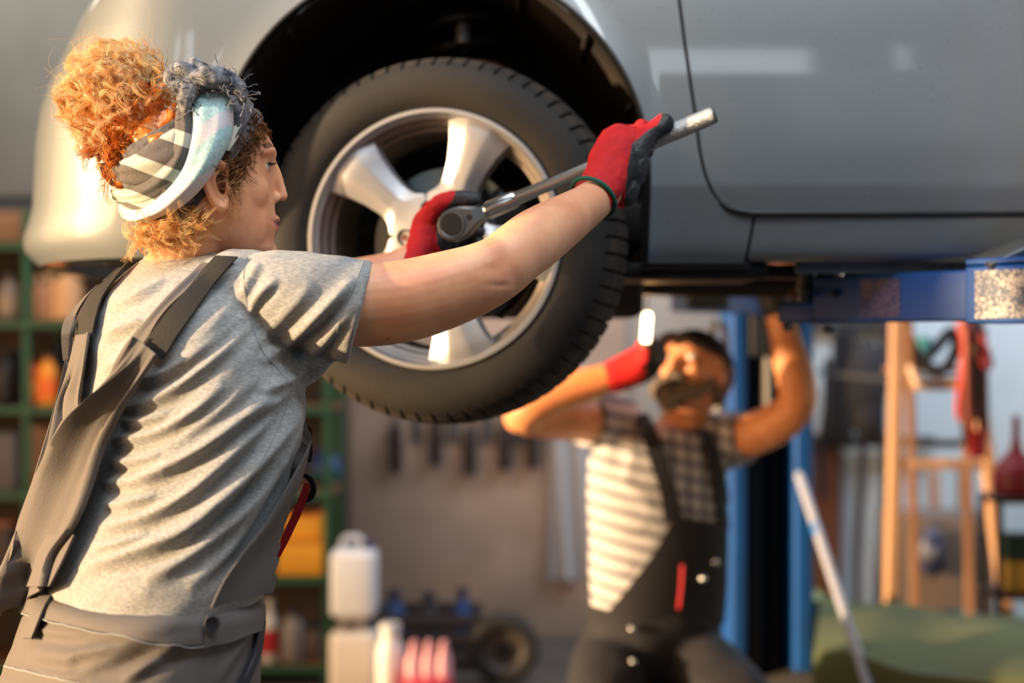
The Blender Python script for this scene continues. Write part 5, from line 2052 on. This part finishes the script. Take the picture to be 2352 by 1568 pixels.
# upper left shelf, level with her shoulder
bottle('oil_bottle', 22, LV[1], SY + .06, .10, .20, (120, 106, 96), (60, 50, 46), 'grey brown oil bottle at the far left end of the shelf above', band=(150, 130, 110))
bottle('spray_can', 88, LV[1], SY + .04, .055, .19, (172, 124, 92), (190, 150, 110), 'slim tan spray can right of the shelf post', 'can', neck=.6)
bottle('spray_can', 114, LV[1], SY + .06, .055, .20, (190, 150, 120), (230, 200, 160), 'slim beige spray can beside the cream jug', 'can', neck=.6)
bottle('funnel_jug', 156, LV[1], SY + .05, .13, .235, (206, 156, 112), (200, 150, 110), 'cream jug with a long narrow neck near her shoulder strap', 'jug', neck=.22)
carton('parts_box', 204, LV[1], SY + .20, .14, .18, .17, (88, 62, 48), 'dark brown parts box behind the cream jug')
bottle('oil_bottle', 48, LV[1], SY + .22, .08, .17, (206, 150, 96), (60, 40, 30), 'small amber bottle behind the left shelf post', band=(120, 60, 30))
carton('rag_bundle', 30, LV[0], SY + .12, .26, .22, .13, (128, 92, 66), 'brown cardboard box on the top shelf at left', rot=.1)
# second level
bottle('coolant_bottle', 14, LV[2], SY + .08, .10, .24, (30, 30, 38), (20, 20, 24), 'black coolant bottle at the left end of the second shelf')
bottle('coolant_bottle', 40, LV[2], SY + .18, .09, .27, (40, 34, 38), (90, 40, 30), 'black bottle with rust red cap on the second shelf')
bottle('oil_can', 84, LV[2], SY + .06, .085, .20, (226, 96, 26), (90, 40, 20), 'orange oil can with pale band on the second shelf', 'can', band=(236, 160, 70), neck=.5)
bottle('oil_can', 110, LV[2], SY + .02, .075, .22, (240, 150, 40), (60, 40, 30), 'yellow orange oil can with orange band on the second shelf', 'can', band=(250, 110, 40), neck=.5)
bottle('coolant_bottle', 135, LV[2], SY + .12, .09, .30, (26, 24, 30), (20, 20, 20), 'tall black bottle right of the orange oil cans')
bottle('coolant_bottle', 178, LV[2], SY + .10, .08, .26, (48, 36, 34), (20, 20, 20), 'dark brown bottle nearest her shoulder on the second shelf')
# third level
carton('parts_box', 22, LV[3], SY + .10, .12, .20, .24, (96, 88, 88), 'grey parts box at the left end of the third shelf')
carton('parts_box', 127, LV[3], SY + .22, .14, .24, .26, (190, 142, 106), 'tan cardboard box on the third shelf right of the post')
carton('tool_tray', 98, LV[3], SY + .05, .08, .06, .055, (214, 84, 36), 'small orange tool tray in front of the tan box', 'tray')
# fourth level, far left
bottle('grease_tub', 20, LV[4], SY + .10, .13, .22, (54, 40, 40), (150, 90, 60), 'dark grease tub at the left end of the fourth shelf', 'tub', neck=.8)
bottle('grease_tub', 86, LV[4], SY + .10, .10, .18, (130, 78, 56), (60, 40, 36), 'brown grease tub on the fourth shelf left of her dungarees', 'tub', neck=.8)
# right end of the shelving, beyond the bib
b_ = thing('ball', 'dark blue and green ball wedged on the shelf above the yellow cartons', 'ball', tuple(P(748, 1082, SY + .2)))
bx = P(746, 1082, SY + .2)
bx.z = LV[3] + .078
b_.location = bx
MB().ball(bx, .075, n=28, k=18).obj('ball_skin', cm('ball_rubber', (18, 52, 108)), b_)
MB().lathe([(.0755, -.012), (.0775, 0), (.0755, .012)], 28, c=bx, M=Matrix.Rotation(.5, 3, 'X')).obj('stripe', cm('ball_green', (20, 90, 80)), b_)
carton('oil_carton', 694, LV[4], SY + .06, .19, .16, .135, (226, 156, 30), 'yellow carton, lower of the two beside the green post', lid=(200, 120, 20))
carton('oil_carton', 702, LV[4] + .145, SY + .07, .15, .14, .10, (236, 164, 40), 'yellow carton, upper of the two beside the green post', lid=(232, 120, 30))
bottle('grease_tub', 638, LV[4], SY + .02, .06, .14, (60, 44, 60), (30, 30, 34), 'small dark purple tub left of the yellow cartons', 'tub', neck=.7)
bottle('cleaner_bottle', 618, LV[5], SY + .04, .075, .27, (206, 206, 200), (220, 216, 212), 'white cleaner bottle with red and green bands on the bottom shelf', band=(176, 26, 40))
bottle('cleaner_bottle', 672, LV[5], SY + .06, .095, .22, (132, 128, 130), (40, 38, 46), 'plain grey cleaner bottle on the bottom shelf', neck=.6)
bottle('grease_tub', 716, LV[5], SY + .10, .09, .15, (96, 74, 60), (40, 32, 30), 'small brown tub at the right end of the bottom shelf', 'tub', neck=.8)

# ------------------------------------------------------------------ things on the floor by the back wall
jug('jerrycan', 816, 0.0, 5.92, .20, .18, .30, (196, 186, 178), (60, 60, 90), 'white plastic jerrycan standing on the floor, lower of the stack')
jug('jerrycan', 814, .308, 5.92, .185, .17, .33, (206, 208, 216), (50, 56, 100), 'clean white jerrycan stacked on the other jerrycan', )
bottle('washer_bottle', 896, 0, 5.75, .11, .31, (204, 200, 200), (190, 190, 190), 'white oval washer fluid bottle on the floor beside the jerrycans', neck=.6)
pk = thing('bottle_pack', 'pink and white shrink-wrapped bottle pack on the floor', 'pack', ((985 - CX) / F * 5.7, 5.7, 0))
px0 = (985 - CX) / F * 5.7
w = MB()
for i in range(3):
    for j in range(2):
        w.lathe([(0, .001), (.029, .001), (.030, .01), (.030, .17), (.012, .22), (.012, .245), (0, .245)], 18, c=(px0 - .06 + .06 * i, 5.67 + .06 * j, 0))
w.obj('bottles', cm('pack_bottles', (214, 150, 160)), pk)
MB().box((px0, 5.70, .075), (.186, .126, .10), bev=.02).obj('wrap', cm('pack_wrap', (186, 60, 84)), pk)
# the small wheel leaning by the wall
wt = thing('spare_wheel', 'small dark wheel with grey hub lying upright on the floor by the wall', 'wheel', ((1156 - CX) / F * 6.0, 6.0, 0))
c0 = Vector(((1156 - CX) / F * 6.0, 6.02, .152))
MB().lathe([(.082, -.03), (.098, -.045), (.125, -.048), (.143, -.035), (.150, -.02), (.150, .02), (.143, .035), (.125, .048), (.098, .045), (.082, .03)], 48, axis='Y', c=c0, closed=True).obj('tyre', m_rubber, wt)
MB().lathe([(0, -.010), (.03, -.012), (.034, -.02), (.075, -.022), (.084, -.034), (.086, .03), (0, .03)], 40, axis='Y', c=c0).obj('rim', cm('small_rim', (76, 68, 64)), wt)
MB().lathe([(0, -.03), (.026, -.030), (.032, -.018), (0, -.018)], 24, axis='Y', c=c0).obj('hub_cap', m_plastic, wt)
cr_ = thing('crate', 'low dark crate against the wall behind the bottle pack', 'crate', ((975 - CX) / F * 6.4, 6.4, 0))
xx = (985 - CX) / F * 6.4
w = MB()
w.box((xx, 6.4, .01), (.46, .3, .02))
for sx_, sy_, wx, wy in ((0, -.15, .46, .02), (0, .15, .46, .02), (-.23, 0, .02, .3), (.23, 0, .02, .3)):
    for zz in (.06, .14, .22):
        w.box((xx + sx_, 6.4 + sy_, zz), (wx, wy, .06), bev=.004)
w.obj('slats', cm('crate_wood', (54, 46, 44), .8), cr_)
for px_, h_, w_, rgb, lb in ((905, .12, .11, (24, 60, 118), 'blue fluid bottle standing in the dark crate, left one'), (1062, .13, .08, (20, 66, 130), 'blue fluid bottle standing in the dark crate, right one'), (985, .11, .10, (40, 40, 48), 'black tub standing in the middle of the dark crate')):
    bottle('fluid_bottle', px_, .02, 6.36, w_, h_ + .2, rgb, (30, 40, 60), lb, neck=.5)
# row of hand tools hanging on the wall above
m_handle = cm('tool_handle', (46, 30, 30), .6)
m_steelt = cm('tool_steel', (70, 70, 76), .4, metal=.6)
rail = thing('tool_rail', 'dark tool rail screwed to the back wall behind the front wheel', 'rail', ((1060 - CX) / F * 6.9, 6.93, 1.25))
MB().box(((1060 - CX) / F * 6.9, 6.952, 1.27), (.90, .02, .05), bev=.004).obj('bar', m_handle, rail)
for k, (px_, yb, w_) in enumerate(((908, 1072, 26), (1000, 1056, 30), (1078, 1080, 34), (1158, 1070, 30), (1222, 1064, 24))):
    x = (px_ - CX) / F * 6.9
    z1 = CH + (CY - yb) / F * 6.9
    t = thing('hanging_file', ('leftmost', 'second from left', 'middle', 'second from right', 'rightmost')[k] + (' of' if k in (0, 2, 4) else ' among') + ' the five dark handled tools hanging on the back wall', 'tool', (x, 6.93, z1), group='dark handled tools hanging from the wall rail')
    MB().tube([(x, 6.925, z1), (x, 6.925, z1 + .13), (x, 6.925, z1 + .20)], [.030, .036, .026], 12, smooth=3).obj('handle', m_handle, t)
    MB().box((x, 6.925, z1 + .31), (.022, .006, .24), bev=.002).obj('blade', m_steelt, t)
for k, (px_, w_) in enumerate(((955, .05), (1040, .06), (1118, .06), (1192, .05))):
    x = (px_ - CX) / F * 6.9
    t = thing('hanging_saw', 'grey steel blade hanging ' + ('just right of the leftmost', 'just left of the middle', 'just right of the middle', 'just left of the rightmost')[k] + ' dark handled tool', 'tool', (x, 6.95, .8), group='grey blades hanging from the wall rail')
    MB().box((x, 6.95, 1.13), (w_, .004, .34), bev=.001).obj('blade', cm('blade_steel', (104, 104, 108), .4, metal=.5), t)
    MB().box((x, 6.945, 1.33), (w_ * .8, .02, .07), bev=.006).obj('grip', m_handle, t)


def sheet(name, px0, px1, py0, py1, d, m, label, cat, amp=.02, group=None):
    x0, x1 = (px0 - CX) / F * d, (px1 - CX) / F * d
    z0, z1 = CH + (CY - py1) / F * d, CH + (CY - py0) / F * d
    rows = []
    for z in np.linspace(z1, z0, 24):
        rows.append([(x, d + amp * math.sin(x * 60 + z * 4) * (1 - .4 * (z - z0) / (z1 - z0)), z) for x in np.linspace(x0, x1, 30)])
    mb = MB().grid(rows)
    mb.grid([[(p[0], p[1] + .002, p[2]) for p in r] for r in rows])
    return tag(mb.obj(name, m, None, 0), label, cat, group)


sheet('dust_sheet', 1262, 1352, 840, 1330, 6.92, cm('sheet_cloth', (170, 168, 172), .8), 'greyish white dust sheet hanging left of the bearded man', 'sheet', .03)
wp = thing('warm_bounce_panel', 'added tall brown panel on the back wall, stands for warm bounce light', 'panel', (-.15, 6.93, 0))
MB().box(((1120 - CX) / F * 6.97, 6.972, .86), (1.35, .012, 1.72), bev=.002).obj('board', cm('warm_bounce_tone', (166, 142, 126), .8, noise_scale=1.6, noise_amt=.3), wp)  # added board, its brown stands for warm light bounced onto the wall

# ------------------------------------------------------------------ right side
# white pole with a blue band leaning on the column
pole = thing('pole', 'white pole with a blue band leaning beside the lift column', 'pole', tuple(P(2172, 2140, 3.49)))
pa, pb = P(1836, 1092, 4.50), None
dirp = (P(1990, 1568, 3.95) - pa)
tfl = pa.z / -dirp.z
pb = pa + dirp * tfl
pole.location = (pb.x, pb.y, 0)
MB().tube([pa, pb + Vector((0, 0, .016))], .0150, 14).obj('shaft', cm('pole_white', (158, 160, 176)), pole)
k0 = .265
MB().tube([pa + dirp * .265, pa + dirp * .32], .0165, 14, dome=False).obj('blue_band', cm('pole_band', (30, 110, 190)), pole)

# olive covered bench
m_olive = mat('olive_cloth', lin(76, 82, 46), .9, noise_scale=3, noise_amt=.2, bump=.4, bump_scale=30)
ob = thing('covered_bench', 'low bench under a smooth olive green cloth at the bottom right', 'bench', (1.75, 4.7, 0))
tl, tr_ = P(1884, 1374, 4.9), P(2420, 1436, 4.35)
bl_ = Vector((tl.x, tl.y, 0)); br_ = Vector((tr_.x, tr_.y, 0))
fx = Vector((-.15, -.62, 0))
rows = []
for i in range(40):
    u = i / 39
    top = tl.lerp(tr_, u)
    prof_b = [(0.02, -.30), (0, 0), (.05, .012), (.5, .004), (1.1, -.006), (1.30, -.016), (1.36, -.07), (1.37, -.28), (1.40, -.54)]
    r = []
    for k, (f_, dz) in enumerate(prof_b):
        p = top + fx * f_ + Vector((0, 0, dz + .008 * math.sin(u * 14 + k * 1.3) + (.014 * math.sin(u * 9) if k > 3 else 0)))
        p.z = max(p.z, .005)
        r.append(p)
    rows.append(r)
mb = MB().grid(rows)
mb.add([rows[0][k] for k in range(9)], [tuple(range(9))])
mb.add([rows[-1][k] for k in range(9)], [tuple(range(9))])
mb.obj('cloth_cover', m_olive, ob, 50)
MB().box(((tl.x + tr_.x) / 2, (tl.y + tr_.y) / 2 - .42, .20), (1.25, .55, .38), math.atan2(tr_.y - tl.y, tr_.x - tl.x), bev=.02).obj('bench_base', cm('bench_wood', (60, 50, 40), .8), ob)
gs = thing('green_cabinet', 'narrow pale green cabinet with dark side standing right beside the lift column', 'cabinet', (1.0, 4.9, 0))
xg = (1874 - CX) / F * 4.9
MB().box((xg, 4.98, .285), (.10, .20, .56), bev=.006).obj('cabinet_body', cm('cabinet_green', (112, 132, 84)), gs)
MB().box((xg + .028, 4.872, .28), (.045, .012, .53)).obj('cabinet_door', cm('cabinet_dark', (24, 36, 30)), gs)
MB().box(((1875 - CX) / F * 6.9, 6.96, .5), (.26, .02, 1.0)).obj('board', cm('leaning_board', (112, 70, 48), .8), None)
tag(bpy.data.objects['board.001'] if 'board.001' in bpy.data.objects else COL.objects[-1], 'brown board leaning on the wall behind the white pole', 'board')

# wooden step ladder
m_ladder = mat('ladder_wood', lin(188, 146, 112), .6, noise_scale=5, noise_amt=.18, stretch=(3, 3, .4))
m_ladder2 = mat('ladder_wood_old', lin(120, 84, 62), .7, noise_scale=5, noise_amt=.25, stretch=(3, 3, .4))
ld = thing('step_ladder', 'old wooden step ladder standing in front of the right wall', 'ladder', (1.62, 5.2, 0))
D_ = 5.2


def lpt(px, py, d=D_):
    return P(px, py, d)


def bar(a, b, w_, h_):
    a, b = Vector(a), Vector(b)
    z = (b - a).normalized()
    q = z.to_track_quat('Z', 'Y').to_matrix()
    return MB().box((a + b) / 2, (w_, h_, (b - a).length), bev=.004, M=q)


fz_ = CY + CH / D_ * F
bar(lpt(2062, 700), lpt(2040, fz_), .05, .045).obj('front_rail', m_ladder, ld)
bar(lpt(2222, 700), lpt(2348, fz_), .05, .045).obj('front_rail', m_ladder, ld)
for py_, x0, x1 in ((885, 2058, 2242), (1065, 2053, 2268), (1460, 2046, 2318), (1600, 2044, 2330)):
    bar(lpt(x0, py_), lpt(x1, py_), .04, .035).obj('step', m_ladder, ld)
DB = 5.65
fzb = CY + CH / DB * F
bar(P(2085, 720, D_ + .05), P(2110, fzb, DB), .035, .025).obj('rear_leg', m_ladder2, ld)
bar(P(2215, 720, D_ + .05), P(2232, fzb, DB), .035, .025).obj('rear_leg', m_ladder2, ld)
bar(P(2085, 1018, DB - .2), P(2225, 1018, DB - .2), .03, .03).obj('rear_brace', cm('dark_brace', (40, 44, 50)), ld)
bar(lpt(2045, 700), lpt(2240, 700), .10, .03).obj('top_step', m_ladder, ld)

# cables hanging from the ladder
m_redc = cm('red_cable', (178, 44, 38), .6)
m_blkc = cm('black_cable', (26, 24, 28), .6)


def cable(name, pts, r, m, label, cat='cable', group=None):
    return tag(MB().tube([P(*p) for p in pts], r, 8, smooth=6).obj(name, m, None, 0), label, cat, group)


cable('red_hose', [(2204, 745, 5.12), (2214, 800, 5.1), (2206, 880, 5.1), (2200, 940, 5.1), (2206, 962, 5.1)], .011, m_redc, 'bright red hose hanging over the right rail of the ladder', 'hose')
cable('red_hose', [(2232, 740, 5.12), (2262, 790, 5.08), (2276, 835, 5.08), (2262, 842, 5.08), (2240, 790, 5.1), (2226, 745, 5.12)], .009, m_redc, 'thin red hose looped right of the ladder top', 'hose')
for k, (x0, x1, y1, r_, m__) in enumerate(((2218, 2224, 1020, .013, m_blkc), (2252, 2262, 1010, .013, cm('brown_cable', (110, 58, 44), .6)), (2240, 2244, 960, .012, m_blkc), (2210, 2232, 985, .012, cm('rust_cable', (150, 70, 50), .6)))):
    cable('hanging_cable', [(x0, 742, 5.13 - .01 * k), ((x0 + x1) / 2 + 5, 860, 5.11 - .01 * k), (x1, y1, 5.11 - .01 * k), (x1 - 10, y1 - 60, 5.10 - .01 * k), (x0 + 8, 760, 5.12 - .01 * k)], r_, m__,
          ('outer black cable looped over the right ladder rail', 'brown cable looped over the right ladder rail', 'short black cable looped over the right ladder rail', 'rust coloured cable looped over the right ladder rail')[k])
rt = thing('red_tape', 'small red spool hanging on the right rail of the ladder', 'spool', tuple(P(2248, 1024, 5.08)))
MB().lathe([(0, 0), (.034, 0), (.030, .01), (.030, .085), (.034, .095), (0, .095)], 20, c=P(2246, 1050, 5.06)).obj('spool', cm('red_spool', (196, 30, 30)), rt)
cable('black_hose', [(2078, 745, 5.3), (2100, 800, 5.3), (2130, 842, 5.3), (2170, 846, 5.3), (2196, 800, 5.3), (2186, 760, 5.3), (2140, 810, 5.32), (2110, 835, 5.3)], .022, m_blkc, 'thick black hose coiled between the ladder rails', 'hose')
tq = thing('teal_tin', 'small teal tin behind the ladder below the lift arm', 'tin', tuple(P(2122, 842, 5.5)))
MB().lathe([(0, 0), (.030, 0), (.030, .10), (.022, .115), (0, .115)], 20, c=P(2122, 842, 5.45)).obj('tin_body', cm('teal_tin', (24, 104, 110)), tq)
ts = thing('wall_shelf', 'narrow dark shelf on the wall behind the ladder carrying the teal tin', 'shelf', tuple(P(2140, 846, 5.5)))
MB().box(P(2135, 849, 5.52), (.32, .16, .02), bev=.003).obj('shelf_board', m_ladder2, ts)
for dx in (-.13, .13):
    MB().box(P(2135, 849, 5.52) + Vector((dx, .74, -.04)), (.02, 1.36, .02)).obj('bracket', m_dark, ts)
lb_ = thing('white_bulb', 'cream coloured plug hanging on the left ladder rail', 'plug', tuple(P(2108, 868, 5.08)))
MB().tube([P(2092, 846, 5.17), P(2108, 884, 5.16)], .014, 12).obj('plug_body', cm('plug_cream', (214, 180, 150)), lb_)

# dark tools and hoses hanging on the wall between the column and the ladder
zr = CH + (CY - 1018) / F * 6.8
rl = thing('wall_rail', 'long dark horizontal rail on the wall left of the ladder', 'rail', ((2000 - CX) / F * 6.8, 6.9, zr))
MB().box(((1985 - CX) / F * 6.8, 6.93, zr), (.75, .05, .05), bev=.006).obj('bar', m_dark, rl)
hang = [(1893, 830, 1140, .034, (20, 22, 34), 'navy strap hanging next to the lift column'), (1918, 750, 990, .05, (48, 50, 56), 'wide charcoal strap hanging left of the black bag'),
        (1948, 745, 1008, .060, (18, 18, 26), 'black strap hanging beside the dark bag'), (2026, 745, 1000, .05, (40, 22, 30), 'dark maroon strap hanging against the ladder'), (1974, 860, 1390, .030, (58, 42, 50), 'long purple brown pipe standing against the wall'),
        (2022, 1000, 1400, .022, (44, 38, 42), 'thin dark pipe standing against the wall beside the ladder')]
for k_, (px_, y0, y1, r_, rgb, lb) in enumerate(hang):
    d = 6.86 - .07 * k_ if k_ < 3 else 6.8
    a, b = P(px_ + 6, y0, d), P(px_ - 3, y1, d)
    if 'pipe' in lb:
        b.z = r_ * .8
    t = thing('hanging_strap' if 'strap' in lb else 'pipe', lb, 'strap' if 'strap' in lb else 'pipe', tuple(b))
    MB().tube([a, a.lerp(b, .3) + Vector((.01, 0, 0)), a.lerp(b, .7) + Vector((-.012, 0, 0)), b], [r_ * .7, r_, r_ * .95, r_ * .8], 12, smooth=4, flat=.5).obj('strap_body' if 'strap' in lb else 'pipe_body', cm('hang_%d' % rgb[0], rgb, .8), t)
bg_ = thing('tool_bag', 'black tool bag hanging on the wall between the straps', 'bag', tuple(P(1975, 1000, 6.7)))
bgm = MB().ball(P(1990, 880, 6.52), (.10, .06, .20), n=24, k=16)
bgm.ball(P(1994, 950, 6.52), (.08, .055, .13), n=24, k=16)
q = fuse(bgm, .01, 3); smooth_shade(q); q.materials.append(cm('bag_black', (20, 20, 28), .8)); link('bag_body', q, bg_)
MB().tube([P(1964, 800, 6.52), P(1984, 745, 6.52), P(2008, 800, 6.52)], .012, 8, smooth=5).obj('handle', m_dark, bg_)
# grey rack behind the ladder
cab = thing('cabinet', 'brownish grey cabinet standing low behind the ladder', 'cabinet', ((2160 - CX) / F * 6.3, 6.3, 0))
MB().box(((2165 - CX) / F * 6.3, 6.42, .34), (.44, .30, .68), bev=.008).obj('cabinet_body', cm('cabinet_brown', (84, 72, 68), .7), cab)
MB().box(((2165 - CX) / F * 6.3 + .02, 6.262, .34), (.36, .012, .6), bev=.004).obj('cabinet_door', cm('cabinet_brown2', (92, 78, 70), .7), cab)
MB().box(((2165 - CX) / F * 6.3 + .16, 6.25, .38), (.014, .02, .10), bev=.003).obj('handle', m_cast, cab)
bk = thing('bucket', 'teal bucket standing on the floor in front of the low cabinet', 'bucket', ((2200 - CX) / F * 5.95, 5.95, 0))
MB().lathe([(0, .0), (.075, .0), (.10, .30), (.106, .31), (.10, .31), (.072, .02), (0, .02)], 28, c=((2200 - CX) / F * 5.95, 5.95, .0)).obj('bucket_body', cm('bucket_teal', (28, 76, 90)), bk)
hp_ = thing('helmet', 'dark blue welding helmet hanging in front of the low cabinet', 'helmet', tuple(P(2146, 1300, 6.0)))
hmm = MB().ball(P(2140, 1268, 6.205), (.065, .055, .11), n=24, k=14)
hmm.obj('shell', cm('helmet_blue', (30, 34, 62)), hp_)
MB().box(P(2134, 1270, 6.145), (.07, .02, .05), bev=.008).obj('visor', cm('visor_grey', (104, 104, 112)), hp_)
MB().tube([P(2140, 1220, 6.21), P(2142, 1186, 6.30)], .006, 8).obj('strap', m_dark, hp_)
# long wooden slats behind the ladder
for px_, y0, y1, rgb, lb in ((2150, 1080, 1180, (150, 110, 92), 'short pale wooden slat leaning behind the ladder'), (2216, 1070, 1420, (120, 88, 66), 'long wooden slat leaning behind the right ladder rail')):
    tag(bar(P(px_ - 6, y0, 6.85), Vector(((px_ + 4 - CX) / F * 6.72, 6.72, .002)), .05, .02).obj('wooden_slat', cm('slat_%d' % rgb[0], rgb, .7), None), lb, 'slat')
# red funnel can at the right edge
fn = thing('oil_funnel', 'dark red oil can with a long spout at the right edge', 'oil can', tuple(P(2330, 1180, 5.0)))
pz = P(2334, 1132, 4.95)
MB().lathe([(0, 0), (.075, 0), (.080, .01), (.080, .07), (.060, .105), (.022, .15), (.014, .19), (.012, .27), (0, .27)], 28, c=pz).obj('can_body', cm('funnel_red', (128, 26, 40)), fn)
MB().tube([pz + Vector((.07, 0, .03)), pz + Vector((.12, 0, .06)), pz + Vector((.07, 0, .11))], .008, 8, smooth=5).obj('handle', m_dark, fn)
rk = thing('side_rack', 'dark rack at the right edge carrying the red oil can', 'rack', tuple(P(2350, 1190, 5.0)[:2]) + (0,))
rx = P(2372, 1132, 5.0)
for zz in (rx.z - .012, rx.z - .34, .10):
    MB().box((rx.x, 4.95, zz), (.34, .20, .02)).obj('shelf_board', cm('rack_board', (58, 40, 36), .7), rk)
for dx in (-.165, .165):
    for dy in (-.09, .09):
        MB().box((rx.x + dx, 4.95 + dy, rx.z / 2), (.02, .02, rx.z), bev=.003).obj('post', m_dark, rk)
carton('filter_box', 2344, rx.z - .33, 4.95, .12, .12, .10, (206, 158, 60), 'yellow filter box under the red oil can')
carton('filter_box', 2338, rx.z - .222, 4.95, .10, .10, .08, (30, 60, 48), 'dark green box on top of the yellow filter box')
jug('fuel_can', 2356, .11, 4.95, .14, .14, .22, (196, 26, 34), (30, 30, 30), 'bright red fuel can at the bottom right edge', 'fuel can')

upper = thing('wall_rack', 'dark rack rail high on the wall from which the straps and the bag hang', 'rack', ((1965 - CX) / F * 6.9, 6.9, CH))
MB().box(((1965 - CX) / F * 6.9, 6.955, CH + (CY - 742) / F * 6.8), (.42, .05, .05), bev=.006).obj('bar', m_dark, upper)
for x_ in (1990, 1940):
    MB().box(((x_ - CX) / F * 6.7, 6.72, CH + (CY - 744) / F * 6.6), (.02, .46, .02), bev=.003).obj('peg', m_dark, upper)
cable('grey_hose', [(1640, 742, 4.3), (1632, 800, 4.28), (1642, 880, 4.27), (1654, 960, 4.28), (1662, 900, 4.3), (1668, 800, 4.31), (1662, 742, 4.32)], .012, cm('hose_grey', (150, 142, 140), .5), 'pale grey hose hanging in a loop behind the head of the bearded man', 'hose')
